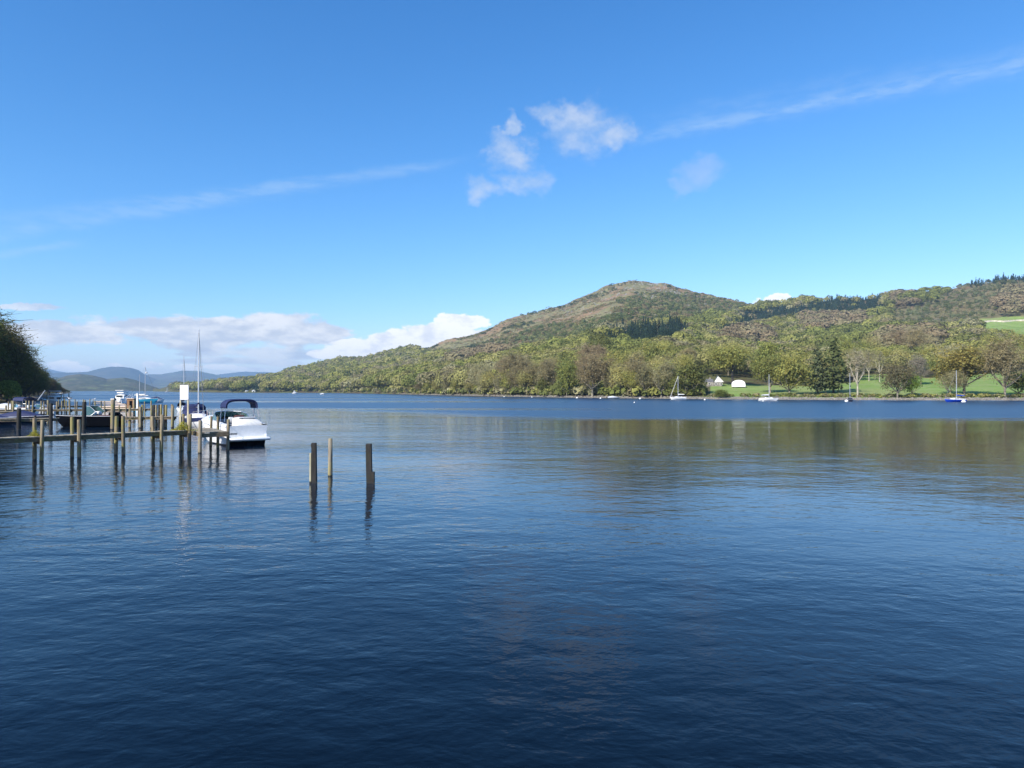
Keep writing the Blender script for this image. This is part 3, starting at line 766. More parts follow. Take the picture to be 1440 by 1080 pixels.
if len(scrub) > 290: mass('fell_scrub', scrub[290:], 'small dark and olive scrub dotting the open fell around the summit', 'scrub', lambda i: (pick_colour('scrub', 0, tone2[i])[0], False, .9))

def fell_cover():
    # tussocks, gorse and heather clumps over the open fell, and grey outcrops near the top
    global rng
    g = np.random.default_rng(515); n = 60000; px = g.uniform(590, 1125, n); Yr = ip(px, RIDGEY); Yv = Yr - (g.random(n) ** 1.0) * 1050 + 12; z = east_z(px, Yv); Xv = (px - CX) / F * Yv
    qx, qy = proj(Xv, Yv, z); ok = (qy < ip(px, HEATH_LO) + 4) & (fbm(Xv / 30 + 3, Yv / 30, 4) + g.normal(0, .06, n) > .55)
    Xv, Yv, z = Xv[ok][:9000], Yv[ok][:9000], z[ok][:9000]; m = len(Xv); k = 9
    h = g.uniform(.5, 1.9, m); C = np.stack([Xv, Yv, z + h * .2], 1)[:, None, :] + g.normal(0, 1, (m, k, 3)) * (h[:, None, None] * np.array([1.1, 1.1, .35]))
    pal = np.array([(0.26, .17, .09), (0.20, .15, .08), (0.16, .155, .06), (0.10, .11, .045), (0.22, .20, .09)]); T = np.repeat(pal[g.integers(0, 5, m)] * g.uniform(.8, 1.2, (m, 1)), k, 0)
    rng = g; q = cards(C.reshape(-1, 3), np.tile([0., -.5, .7], (m * k, 1)), np.repeat(h * 1.5, k), .8, .5)
    tag(link('fell_heather', quads_mesh('fell_heather', q, T, M['leaf'])), 'brown bracken and heather clumps covering the open fell', 'heather', None, 'stuff')
    n = 1700; px = np.where(g.random(n) < .65, g.normal(950, 32, n), g.normal(850, 45, n)); Yr = ip(px, RIDGEY); Yv = Yr - g.random(n) ** 1.3 * 420 + 6; z = east_z(px, Yv); Xv = (px - CX) / F * Yv
    ok = fbm(Xv / 35 + 11, Yv / 35, 3) > .50; Xv, Yv, z = Xv[ok], Yv[ok], z[ok]; n = len(Xv)
    base = np.array([(-1, -1, -.6), (1, -1, -.6), (1, 1, -.6), (-1, 1, -.6), (-.6, -.6, .7), (.6, -.6, .7), (.6, .6, .7), (-.6, .6, .7)], float)
    V = np.stack([Xv, Yv, z], 1)[:, None, :] + base[None] * g.uniform(.5, 2.3, (n, 1, 1)) * g.uniform(.5, 1.3, (n, 8, 3))
    fc = np.array([(4, 5, 6, 7), (0, 1, 5, 4), (1, 2, 6, 5), (2, 3, 7, 6), (3, 0, 4, 7)])
    me = bpy.data.meshes.new('rock_outcrops'); me.from_pydata(V.reshape(-1, 3).tolist(), [], (np.arange(n)[:, None, None] * 8 + fc[None]).reshape(-1, 4).tolist()); me.materials.append(simple('fell_rock', (0.25, .24, .215), .95, var=.35, scale=.3)); me.update()
    tag(link('rock_outcrops', me), 'grey crags and boulders scattered over the summit', 'rocks', None, 'stuff')
fell_cover()
# named shoreline trees, placed where each stands
def named(px, py, pytop, style, color, label, cat='tree', w=None, var=0, name='broadleaf_tree', dY=0):
    p = on_east(px, py)
    if dY: p.x *= (p.y + dY) / p.y; p.y += dY; p.z = float(east_z(px, p.y))
    h = (py - pytop) / F * p.y
    ws = 1.0
    if w:
        base = {'pale': 9.5, 'spruce': 6., 'pine': 9.5}.get(style, 15.)
        hb = {'spruce': 18., 'pine': 17.}.get(style, 16.)
        ws = (w / F * p.y) / (base * h / hb)
    return stand_tree(name, style, p - Vector((0, 0, .15)), h, color, label, cat, None, ws, var)
named(1206, 559, 496, 'pale', (0.27, 0.25, 0.19), 'tall pale bare tree with white limbs at the water\'s edge beside the dark pines', w=36)
named(1172, 553, 478, 'pine', (0.12, .14, .055), 'broad dark pine, the taller of two behind the pale bare tree', 'pine tree', 52, 0, 'pine_tree')
named(1150, 554, 494, 'pine', (0.11, .13, .065), 'smaller grey-green pine left of the broad dark pine', 'pine tree', 36, 1, 'pine_tree')
named(1030, 546, 486, 'oak', OLIVE, 'wide olive oak with a dark trunk between cottage and marquee', w=72, dY=13)
named(1110, 557, 493, 'leafy', OLIVE, 'rounded olive oak with a pale trunk on the lawn edge', w=58, var=1)
named(1083, 553, 496, 'light', (0.19, .20, .06), 'yellow-green oak just behind the yacht beside the marquee', w=52, var=2)
named(1356, 557, 479, 'light', (0.26, 0.23, 0.07), 'large golden-olive oak behind the blue-hulled yacht', w=84, var=1)
named(1336, 558, 520, 'bare', GREYT, 'low grey thicket tree just left of the golden oak trunk', w=44, var=2)
named(1295, 541, 496, 'bare', (0.26, .235, .19), 'slender grey leafless tree standing alone on the meadow', w=30, var=1)
named(1413, 560, 478, 'bare', (0.28, .245, .135), 'huge grey-brown leafless tree at the right end of the shore', w=74, var=3)
named(1432, 557, 520, 'leafy', (0.17, .20, .045), 'low green willow below the huge leafless tree', w=40, var=3)
named(1262, 562, 508, 'light', (0.185, .17, .09), 'grey-green willow overhanging the water right of the pale tree', w=50, var=3)
named(1282, 556, 522, 'leafy', (0.15, .22, .04), 'small bright green tree beside the grey-green willow', w=30, var=4)
named(1014, 562, 549, 'leafy', (0.16, .19, .05), 'small round waterside tree in front of the white house', w=20, var=2)
named(1237, 537, 495, 'pale', (0.2, .19, .14), 'right one of two straight pale trunks at the top of the lawn', w=20)
named(1222, 536, 498, 'pale', (0.19, .175, .13), 'left one of two straight pale trunks at the top of the lawn', w=18)
named(797, 560, 510, 'leafy', LIME, 'bright lime-green tree reaching down to the shingle shore', w=34, var=0)
named(833, 560, 497, 'bare', (0.26, .22, .12), 'broad brown leafless tree with pale forked trunks on the shore', w=66, var=0)
named(908, 560, 512, 'light', (0.21, .20, .10), 'grey-green shore tree left of the white yacht with raked forestay', w=40, var=0)
named(930, 561, 508, 'bare', GREYT, 'grey leafless tree directly left of the white yacht with raked forestay', w=44, var=2)
# front fringe so the wood comes right down to the stones
fr = random.Random(31)
pxf = 578.
while pxf < 972:
    Yf = float(ip(pxf, SHORE)) + fr.uniform(4, 7); w_ = fr.uniform(9, 15)
    if not (785 < pxf < 850 or 900 < pxf < 940):
        c, st = fr.choice([(OLIVE, 'light'), (KHAKI, 'light'), (BROWN, 'bare'), (GREYT, 'bare'), ((0.15, .16, .05), 'leafy'), (LIME, 'leafy'), (KHAKI, 'light'), (OLIVE, 'leafy')])
        zf = float(east_z(pxf, Yf))
        lab = one_word(c) + ' low tree on the shore stones ' + region(pxf, 0).replace('by the water ', '')
        stand_tree('broadleaf_tree', st, ((pxf - CX) / F * Yf, Yf, zf - .2), fr.uniform(8, 14), c, lab, 'tree', lab.replace(' low tree ', ' low trees '), fr.uniform(.85, 1.1))
    pxf += w_ * F / Yf * .62
def undergrowth():
    global rng
    g = np.random.default_rng(88); CC = []; NN = []; SS = []; TT = []
    for k in range(1500):
        px = g.uniform(335, 985) if k < 1250 else g.uniform(1000, 1500)
        Yv = float(ip(px, SHORE)) + g.uniform(3, 7 if k > 1250 else 34); h = g.uniform(1.5, 4.5) if k < 1250 else g.uniform(.5, 1.4)
        if Yv > 700 and k % 2: continue
        C, nn = blob_cards(60, int(k % 7)); zz = float(east_z(px, Yv)); w = h * g.uniform(1.1, 1.9)
        CC.append(C * np.array([w * .6, w * .6, h * .55]) + np.array([(px - CX) / F * Yv, Yv, zz + h * .35])); NN.append(nn); SS.append(np.full(60, .34 * w))
        c = [KHAKI, OLIVE, MID, (0.15, .17, .05), BROWN, GREYT][int(g.integers(0, 6))]; TT.append(np.tile(np.array(c) * g.uniform(.8, 1.2), (60, 1)))
    rng = g; C = np.concatenate(CC); T = np.concatenate(TT) * g.uniform(.75, 1.25, (len(C), 1))
    o = link('shore_undergrowth', quads_mesh('shore_undergrowth', cards(C, np.concatenate(NN), np.concatenate(SS), .7, .6), T, M['leaf']))
    tag(o, 'low scrub and brambles filling the foot of the lakeside wood', 'undergrowth', None, 'stuff')
undergrowth()
# bright bush on the left, in front of the shaded wood
def leafy_bush(name, loc, s, color, label, parent=None):
    o = link(name, SM[0]); o.location = loc; o.scale = s; o.color = (*color, 1); tag(o, label, 'bush'); return o
BB = []
for k in range(5):
    C, nn = blob_cards(700, 950 + k); rng = np.random.default_rng(950 + k); BB.append((C * np.array([1, 1, .8]) + np.array([fr.uniform(-1.3, 1.3), fr.uniform(-.6, .6), fr.uniform(-.1, .6)]), nn))
q = cards(np.concatenate([b[0] for b in BB]), np.concatenate([b[1] for b in BB]), .16)
o = link('willow_bush', quads_mesh('willow_bush', q, np.ones((len(q), 3)) * rng.uniform(.6, 1.4, (len(q), 1)), M['leaf']))
o.location = wpt(14, 118, 2.4); o.scale = (1.35, 1.35, 2.1); o.color = (0.22, 0.27, 0.07, 1); tag(o, 'lighter green willow bush in front of the shaded left wood', 'bush')

# shore stones and reeds along the far bank
def shore_stones():
    g = np.random.default_rng(3); n = 5200; px = 560 + 900 * g.random(n); Yv = ip(px, SHORE) * (1 + 0.02 * (fbm(px / 14.0, px * 0 + 3.3, 3) - .5)) + g.uniform(-.6, 2.6, n)
    z = east_z(px, Yv); s = g.uniform(.1, .38, n); Xv = (px - CX) / F * Yv
    base = np.array([(-1, -1, 0), (1, -1, 0), (1, 1, 0), (-1, 1, 0), (-.7, -.7, .8), (.7, -.7, .8), (.7, .7, .8), (-.7, .7, .8)], float)
    V = np.stack([Xv, Yv, z - .05], 1)[:, None, :] + base[None] * s[:, None, None] * g.uniform(.6, 1.2, (n, 8, 3))
    fc = np.array([(4, 5, 6, 7), (0, 1, 5, 4), (1, 2, 6, 5), (2, 3, 7, 6), (3, 0, 4, 7)])
    me = bpy.data.meshes.new('shore_stones'); Fs = (np.arange(n)[:, None, None] * 8 + fc[None]).reshape(-1, 4)
    me.from_pydata(V.reshape(-1, 3).tolist(), [], Fs.tolist()); me.materials.append(M['stone']); me.update()
    tag(link('shore_stones', me), 'grey-pink stones lining the far lake shore', 'stones', None, 'stuff')
shore_stones()

# ------------------------------------------------------------------ house, marquee, track wall
def cottage():
    p = on_east(1006, 543); r = empty('cottage', p, R(-14)); k = p.y / F
    W = 15 * k; D = 6; H = 5.6 * k; RH = 8.6 * k
    mb = MB(); mb.box((-.6, 1.5, H / 2 - .6), (W * 1.35, D, H + 1.2)); mb.build('wall', M['stone'], r)
    g = MB(); g.add([(-W * .12, -1.6, H), (W * .75, -1.6, H), (W * .2, -1.6, H + RH), (-W * .12, 3, H), (W * .75, 3, H), (W * .2, 3, H + RH)], [(0, 1, 2), (3, 5, 4), (0, 3, 4, 1)])
    g.build('gable', M['render'], r)
    rf = MB()
    for (a, b) in (((-W * .2, H - .25), (W * .2, H + RH)), ((W * .2, H + RH), (W * .84, H - .3))):
        rf.add([(a[0], -1.9, a[1] + .06), (b[0], -1.9, b[1] + .06), (b[0], 3.3, b[1] + .06), (a[0], 3.3, a[1] + .06), (a[0], -1.9, a[1] + .2), (b[0], -1.9, b[1] + .2), (b[0], 3.3, b[1] + .2), (a[0], 3.3, a[1] + .2)],
               [(0, 1, 2, 3), (4, 7, 6, 5), (0, 4, 5, 1), (1, 5, 6, 2), (2, 6, 7, 3), (3, 7, 4, 0)])
    rf.build('roof', M['slate'], r)
    for (wx, wz) in ((-W * .55, H * .55), (W * .05, H * .5), (W * .5, H * .5)):
        f = MB(); f.box((wx, -1.53, wz), (1.0, .08, .9)); f = f.build('window', M['render'], r)
        pn = MB(); pn.box((wx, -1.58, wz), (.8, .05, .7)); pn.build('pane', M['dglass'], f)
    tag(r, 'stone cottage with a white gable under the wide oak', 'house')
    ch = MB(); ch.box((-W * .5, 1.5, H + 1.0), (.8, .8, 2.0)); ch.build('chimney', M['stone'], r)
    s2 = MB(); s2.add([(-W * .95, -1.2, H - .02), (-W * .2, -1.2, H - .02), (-W * .2, 4, H - .02), (-W * .95, 4, H - .02), (-W * .85, 1.4, H + 1.3), (-W * .2, 1.4, H + 1.3)], [(0, 1, 5, 4), (2, 3, 4, 5), (0, 4, 3), (0, 3, 2, 1)]); s2.build('roof', M['slate'], r)
cottage()
def marquee():
    p = on_east(1038.5, 543); k = p.y / F; r = empty('marquee', Vector((p.x * (1 - 9 / p.y), p.y - 9, p.z - .1)), R(-14)); w = 8.6 * k; h = 9.3 * k
    rings = []
    for t, sc in ((-2.2, 1.0), (0, 1.0), (2.2, 1.0), (4.4, 1)):
        rings.append([Vector((w * math.cos(a) * (1.0), t, max(h * (math.sin(a) ** .55 if math.sin(a) > 0 else 0), 0) - .3)) for a in [math.pi * q / 18 for q in range(19)]])
    mb = MB(); mb.loft(rings, False); n = len(rings[0]); o = len(mb.v)
    mb.add(rings[0], [tuple(range(19))]); mb.add(rings[-1], [tuple(reversed(range(19)))]); mb.build('canvas', M['signwhite'], r, True)
    d = MB(); d.box((0, -2.24, .55), (1.3, .05, 1.7)); d.build('door_flap', M['sail'], r)
    tag(r, 'bright white round-topped marquee beside the cottage', 'marquee')
marquee()
def hill_wall():
    pts = [on_east(px, py) for px, py in ((1378, 453.5), (1395, 452.5), (1412, 453), (1430, 451.5), (1450, 451), (1500, 450), (1560, 448))]
    mb = MB()
    for a, b in zip(pts[:-1], pts[1:]):
        d = (b - a); n = Vector((-d.y, d.x, 0)).normalized() * .5; up = Vector((0, 0, 1.6)); dn = Vector((0, 0, -2))
        mb.add([a - n + dn, b - n + dn, b + n + dn, a + n + dn, a - n * .6 + up, b - n * .6 + up, b + n * .6 + up, a + n * .6 + up], [(0, 1, 5, 4), (3, 7, 6, 2), (4, 5, 6, 7), (0, 4, 7, 3), (1, 2, 6, 5)])
    o = mb.build('field_wall', simple('pale_limestone', (0.52, 0.47, 0.38), .9, var=.3, scale=.5)); tag(o, 'pale stone wall crossing the green field high on the right slope', 'wall')
hill_wall()
def boathouse(px, py, label, w=7.0, h=4.0):
    p = on_east(px, py); r = empty('boathouse', p + Vector((0, 0, -.3)), 0)
    mb = MB(); mb.box((0, 3, h / 2), (w, 6, h)); mb.build('wall', M['render'], r)
    rf = MB(); rf.add([(-w / 2 - .3, -.3, h), (w / 2 + .3, -.3, h), (w / 2 + .3, 6.3, h), (-w / 2 - .3, 6.3, h), (0, -.3, h + w * .3), (0, 6.3, h + w * .3)], [(0, 1, 4), (3, 5, 2), (0, 4, 5, 3), (1, 2, 5, 4), (0, 3, 2, 1)]); rf.build('roof', M['lgrey'], r)
    d = MB(); d.box((0, -.05, h * .4), (w * .5, .1, h * .75)); d.build('door', M['dglass'], r)
    tag(r, label, 'boathouse')
boathouse(356.5, 551.6, 'small white boathouse at the foot of the dark evergreens on the far point', 4.5, 2.2)
boathouse(346, 551.6, 'smaller pale hut left of the white boathouse on the far point', 3, 1.6)
boathouse(447, 541, 'tiny white cottage among trees halfway up the wooded slope', 8, 4)

# ------------------------------------------------------------------ jetties and posts
def post(parent, x, y, top, r=.09, mat='wood', bottom=-1.2, lean=(0, 0), name='post', square=False):
    mb = MB(); q = random.Random(int(abs(x * 991 + y * 77)))
    t = top + q.uniform(-.08, .08); ax, ay = lean[0] + q.uniform(-.028, .028), lean[1] + q.uniform(-.028, .028)
    zs = [bottom, 0, .35, t * .6, t - .03, t]; rr = [r * 1.05, r * 1.03, r * 1.0, r * .97, r * .94, r * .8]
    rings = []
    ns = 4 if square else 10
    ph = q.uniform(0, 3) if not square else R(45) + q.uniform(-.2, .2)
    for z, ra in zip(zs, rr):
        rings.append([Vector((x + ax * z + math.cos(ph + 2 * math.pi * k / ns) * ra * (1.25 if square else 1 + .06 * math.sin(k * 2.3 + z)), y + ay * z + math.sin(ph + 2 * math.pi * k / ns) * ra * (1.25 if square else 1), z)) for k in range(ns)])
    mb.loft(rings, True, True)
    return mb.build(name, M[mat], parent, smooth=not square)
def jetty(label, A, B, width, z, front, back, group=None, beam=.2, top=1.9, r=.086, mat='wood', tops=None, boards=True, rail=None):
    """A,B: ends of the front edge (world xy). front/back: distances (m) along the edge where posts stand."""
    A = Vector((A[0], A[1], 0)); B = Vector((B[0], B[1], 0)); d = (B - A); L = d.length; d.normalize(); n = Vector((-d.y, d.x, 0))
    root = empty('jetty', A); fl = Matrix.Rotation(math.atan2(d.y, d.x), 4, 'Z')
    dk = MB(); q = random.Random(int(L * 100)); s = 0
    while s < L:
        w = .145; dz = q.uniform(-.006, .006); e = q.uniform(-.03, .03)
        dk.box((s + w / 2, width / 2 + e, z - .02 + dz), (w - .012, width + .1, .045), fl); s += w
    dk.build('deck', M['deckwood'], root)
    for yy in (0.04, width - .04):
        bm = MB(); s = 0
        while s < L - .01:
            l = min(q.uniform(2.6, 3.6), L - s); bm.box((s + l / 2, yy + q.uniform(-.008, .008), z - .045 - beam / 2), (l - .01, .07, beam * q.uniform(.92, 1.0)), fl); s += l
        bm.build('beam', M['beam'], root)
    cb = []
    for side, lst, off in (('f', front, -.09), ('b', back, width + .09)):
        for k, s in enumerate(lst):
            if isinstance(s, tuple): s, tp, rr = s
            else: tp, rr = top, r
            p = fl @ Vector((s, off, 0)); post(root, p.x, p.y, tp, rr, mat)
            if side == 'f':
                c = MB(); c.box((s, width / 2, z - .045 - beam - .06), (.09, width + .15, .12), fl); c.build('crossbeam', M['beam'], root)
    tag(root, label, 'jetty', group)
    return root, fl, A
def along(A, B, px):
    """distance along A-B where the line crosses picture column px"""
    k = (px - CX) / F; A = Vector(A); B = Vector(B); d = B - A
    t = (k * A.y - A.x) / (d.x - k * d.y)
    return t * d.length
A1 = wpt(-190, 27.6); B1 = wpt(268, 37.2)
A1 = Vector((A1.x, A1.y)); B1 = Vector((B1.x, B1.y))
fr_px = [-120, -62, -5, 58, 111, 173, 226]
J1f = [along(A1, B1, p) for p in fr_px] + [(B1 - A1).length - .12]
J1b = [s - .05 for s in J1f]
j1, fl1, a1 = jetty('near timber jetty with paired mossy posts running to the white cruiser', A1, B1, .62, 1.12, J1f, J1b)
# finger platform beside the cruiser
FA = wpt(283, 36.3); HD = Vector((-.57, .82)).normalized()
fn = Vector((HD.y, -HD.x))            # to the right of the heading
def finger():
    root = empty('finger_jetty', (FA.x, FA.y, 0)); ang = math.atan2(HD.y, HD.x); Rt = Matrix.Rotation(ang, 4, 'Z')
    W = 1.28; L = 4.6; z = 1.06; mb = MB(); s = 0; q = random.Random(2)
    while s < L: mb.box((s + .07, -W / 2 + q.uniform(-.02, .02), z - .02 + q.uniform(-.004, .004)), (.132, W + .06, .045), Rt); s += .145
    mb.build('deck', M['deckwood'], root)
    b = MB(); b.box((-.03, -W / 2, z - .16), (.09, W + .08, .21), Rt); b.build('beam', M['beam'], root)
    for yy in (-.04, -W + .04): b = MB(); b.box((L / 2, yy, z - .15), (L - .1, .08, .2), Rt); b.build('beam', M['beam'], root)
    for (s, y, tp, r) in ((-.12, .08, 1.72, .1), (.35, -W - .1, 1.62, .08), (2.6, -W - .1, 1.75, .075), (4.5, .1, 1.8, .08), (2.4, .1, 1.9, .085), (4.4, -W - .1, 1.8, .075)):
        p = Rt @ Vector((s, y, 0)); post(root, p.x, p.y, tp, r, 'palewood' if s < 0 else 'wood')
    tag(root, 'short wide plank platform at the jetty end beside the white cruiser', 'jetty')
finger()
# sign board on two posts at the jetty end
def sign_board():
    p1 = at(253.6, 605, 37.3); p2 = at(264.3, 605, 37.3); root = empty('sign_board', ((p1.x + p2.x) / 2, 37.3, 1.12)); k = 37.3 / F
    hw = (p2.x - p1.x) / 2
    for x in (-hw, hw):
        mb = MB(); mb.box((x, 0, .78), (.07, .06, 1.56)); mb.build('leg', M['signpost'], root)
    mb = MB(); z0 = zat(562, 37.3) - 1.12; z1 = zat(541.3, 37.3) - 1.12
    mb.box((0, .01, (z0 + z1) / 2), (hw * 2 + .05, .05, z1 - z0), bev=.008); mb.build('panel', M['signwhite'], root)
    for zz in (z1 + .01, z0 - .012):
        t = MB(); t.box((0, .01, zz), (hw * 2 + .12, .075, .03)); t.build('trim', M['wire'], root)
    tag(root, 'blank white upright notice board on two pale posts at the jetty end', 'sign')
sign_board()
def plant(px, py, Y, z, size, label, col=(0.34, 0.33, 0.05)):
    g = np.random.default_rng(int(px)); n = 900; t = g.random(n)
    C = g.normal(0, 1, (n, 3)) * np.array([size * .42, size * .22, 0]); hgt = np.exp(-(C[:, 0] / size / .5) ** 2) * size * .75
    C[:, 2] = t * hgt
    global rng
    rng = g
    q = cards(C, np.tile([0, -.3, .8], (n, 1)).astype(float), size * .14, .35, .9)
    o = link('moss_clump', quads_mesh('moss_clump', q, np.array(col)[None] * g.uniform(.5, 1.3, (n, 1)), M['leaf'])); o.location = wpt(px, Y, z)
    tag(o, label, 'plant')
plant(257.5, 0, 37.15, 1.12, .62, 'yellow-green weeds sprouting under the notice board on the jetty end')
plant(50.0, 0, 32.2, 1.13, .36, 'yellow-green weeds hanging from the jetty by its leftmost post pair')

def simple_jetty(label, px0, px1, Y0, Y1, z, front_px, back_px, top, r=.08, mat='wood', w=.7, group=None):
    A = wpt(px0, Y0); B = wpt(px1, Y1); A = Vector((A.x, A.y)); B = Vector((B.x, B.y))
    L = (B - A).length
    cv = lambda lst: [(max(0.05, min(L - .05, along(A, B, p[0]))), p[1], p[2]) if isinstance(p, tuple) else max(.05, min(L - .05, along(A, B, p))) for p in lst]
    return jetty(label, A, B, w, z, cv(front_px), cv(back_px), group, top=top, r=r, mat=mat)
simple_jetty('dark low jetty behind the near one, left of the black motorboat', -110, 80, 55, 59, .90, [(-60, 1.8, .15), (27, 1.75, .16), (72, 2.2, .15)], [-30, (48, 1.2, .09)], 1.8, .1, 'darkwood')
simple_jetty('low jetty behind the near one leading towards the moored yacht', 172, 246, 60, 61, .95, [(198, 1.85, .13), 213.5, (243, 1.95, .12)], [179, 217, 223.5, 230.5, 239.5], 1.93, .1)
simple_jetty('long mid-distance jetty crossing behind the motorboats', -60, 216, 80, 86, 1.0,
             [(19.5, 2.0, .12), (46, 2.05, .1), (68, 2.0, .11), (98.6, 2.05, .1), (120, 2.0, .1), 148, (168, 1.5, .07), (178, 1.6, .08), 204, (213, 2.0, .09)],
             [8, 12, 33.5, 38, 43.5, 55, 59, (77, 1.9, .1), 84, 91, 105.5, 132, 140, (187, 2.0, .1), 193], 1.95, .075)
simple_jetty('short jetty stub with a pale deck at the left edge, below the covered boats', -90, 25, 72, 74.5, 1.0, [-40, (19, 1.95, .1)], [-20, 4], 1.6, .09, 'wood', .9)
simple_jetty('more distant jetty seen through the posts of the long one', 70, 129, 100, 103, 1.0, [82, 106], [92, 118.5, 127], 2.0, .07)
simple_jetty('farthest thin jetty below the left wooded point', 62, 101, 205, 212, 1.1, [(66, 2.8, .12), 75, (86, 2.2, .12), (97, 2.4, .12)], [80, 92], 2.0, .1, 'brown' if False else 'wood')
def pile(px, Y, pytop, r, label, mat='darkwood', group=None, square=False):
    p = wpt(px, Y); o = post(None, 0, 0, zat(pytop, Y), r, mat, name='mooring_post', square=square); o.location = p; tag(o, label, 'post', group); return o
pile(118.3, 57.5, 566, .16, 'thick dark mooring pile in front of the black motorboat\'s middle')
pile(158.5, 58, 562.5, .17, 'thick mossy mooring pile at the black motorboat\'s stern', 'wood')
pile(200, 63, 570, .10, 'single post in front of the low jetty left of the notice board', 'wood')
for a, px_ in (('left', 216.2), ('middle', 223.8), ('right', 231.2)):
    pile(px_, 66, 570, .11, {'left': 'leftmost', 'middle': 'middle', 'right': 'rightmost'}[a] + ' of three dark posts in a row between the jetties', 'darkwood', 'row of three dark posts')
# the three free-standing posts in the foreground
def fore_posts():
    p = wpt(442.4, 24.5); r = empty('mooring_post', p)
    mb = MB(); zt = zat(623, 24.5); w = .155
    mb.loft([[Vector((a * w / 2 * k + ox, b * w / 2 * k, z)) for a, b in ((-1, -1), (1, -1), (1, 1), (-1, 1))] for z, k, ox in ((-1.3, 1.05, 0), (0, 1.05, 0), (.7, 1, -.008), (zt - .03, .97, -.015), (zt + .01, .86, -.015))], True, True)
    mb.build('timber', M['darkwood'], r)
    mb = MB(); mb.loft([[Vector((-.125 + a * .028, -.02 + b * .06, z)) for a, b in ((-1, -1), (1, -1), (1, 1), (-1, 1))] for z in (-1, .3, zat(637, 24.5) - .05, zat(637, 24.5))], True, True); mb.build('plank', M['paleplank'], r)
    sp = MB(); sp.box((-.10, 0, zt - .08), (.03, .05, .12)); sp.build('splinter', M['darkwood'], r)
    tag(r, 'black square post with a pale plank on its left side, leftmost foreground post', 'post')
    p = wpt(464.6, 26.5); o = post(None, 0, 0, zat(618.5, 26.5), .082, 'palewood', name='mooring_post', lean=(-.012, 0)); o.location = p; tag(o, 'pale round post standing between the two black foreground posts', 'post')
    p = wpt(519.2, 24.4); r = empty('mooring_post', p); zt = zat(624, 24.4); w = .185
    mb = MB(); mb.loft([[Vector((a * w / 2 * k + ox, b * w / 2 * k, z)) for a, b in ((-1, -1), (1, -1), (1, 1), (-1, 1))] for z, k, ox in ((-1.3, 1.05, .03), (0, 1.03, .02), (.7, 1, 0), (zt - .03, .98, -.01), (zt, .93, -.01))], True, True)
    mb.build('timber', M['darkwood'], r)
    z2 = zat(663, 24.4); mb = MB(); mb.loft([[Vector((.14 + a * .06, -.07 + b * .08, z)) for a, b in ((-1, -1), (1, -1), (1, 1), (-1, 1))] for z in (-1.3, .3, z2 - .02, z2)], True, True); mb.build('timber', M['darkwood'], r)
    tag(r, 'black square post with a shorter timber bolted to its right, rightmost foreground post', 'post')
fore_posts()

# ------------------------------------------------------------------ boats
def hull_rings(L, B, fs, fb, draft=.3, pw=2.2, start=.42, flare=.80, n=18, rake=.0, stern_w=.9):
    """rings of points, keel -> chine -> sheer, x forward (0 = transom)"""
    out = []
    for i in range(n + 1):
        t = i / n; u = max(0, (t - start) / (1 - start)); b = B / 2 * (1 - u ** pw) * (stern_w + (1 - stern_w) * min(1, t / start))
        b = max(b, .012); sh = fs + (fb - fs) * t ** 1.8
        bow = max(0, (t - .8) / .2)
        kz = -draft * (1 - max(0, (t - .6) / .4) ** 2) + (sh - .1) * bow ** 2.2 * .9
        ch = .10 + .35 * sh * u ** 2; ch = min(ch, sh - .04); ch = max(ch, kz + .02)
        x = t * L - rake * (0 if t > 0 else 1)
        bc = b * (flare - .25 * u)
        mid = (bc * .35 + b * .65); zm = ch + (sh - ch) * .5
        pts = [(x, 0, kz), (x, bc, ch), (x, mid * 1.0, zm), (x, b, sh)]
        out.append([Vector(p) for p in pts])
    return out
def hull(root, L, B, fs, fb, mat, name='hull', deck=True, deckmat='white', stripe=None, boot=None, **kw):
    rs = hull_rings(L, B, fs, fb, **kw); mb = MB(); mb.mat(M[mat])
    for sgn in (1, -1):
        rings = [[Vector((p.x, p.y * sgn, p.z)) for p in r] for r in rs]
        if sgn < 0: rings = [list(reversed(r)) for r in rings]
        n = len(rings[0]); vs = [p for r in rings for p in r]; o = len(mb.v); mb.v += vs
        for i in range(len(rings) - 1):
            for j in range(n - 1):
                a = o + i * n + j; mb.f.append([a, a + n, a + n + 1, a + 1]); 
                lo = (j == 0) if sgn > 0 else (j == n - 2)
                hi = (j == n - 2) if sgn > 0 else (j == 0)
                if boot and lo: mb.mat(M[boot])
                elif stripe and hi: mb.mat(M[stripe])
                else: mb.mat(M[mat])
                mb.mi.append(mb.cur)
    mb.mat(M[mat]); r0 = rs[0]
    mb.add([*r0, *[Vector((p.x, -p.y, p.z)) for p in reversed(r0)]], [tuple(range(8))])
    h = mb.build(name, None, root, smooth=True)
    if deck:
        d = MB(); vs = []; fs_ = []
        for r in rs:
            p = r[-1]; vs += [Vector((p.x, p.y * .985, p.z - .015)), Vector((p.x, 0, p.z + .05 * (B / 2.2))), Vector((p.x, -p.y * .985, p.z - .015))]
        for i in range(len(rs) - 1):
            for j in (0, 1): a = i * 3 + j; fs_.append((a, a + 1, a + 4, a + 3))
        d.add(vs, fs_); d.build('deck', M[deckmat], root, True)
    return rs
def rub(root, rs, mat='black', r=.03, dz=0.0, name='rubbing_strake'):
    for s in (1, -1):
        mb = MB(); mb.tube([(p[-1].x, p[-1].y * s, p[-1].z + dz) for p in rs], r, 5); mb.build(name, M[mat], root)

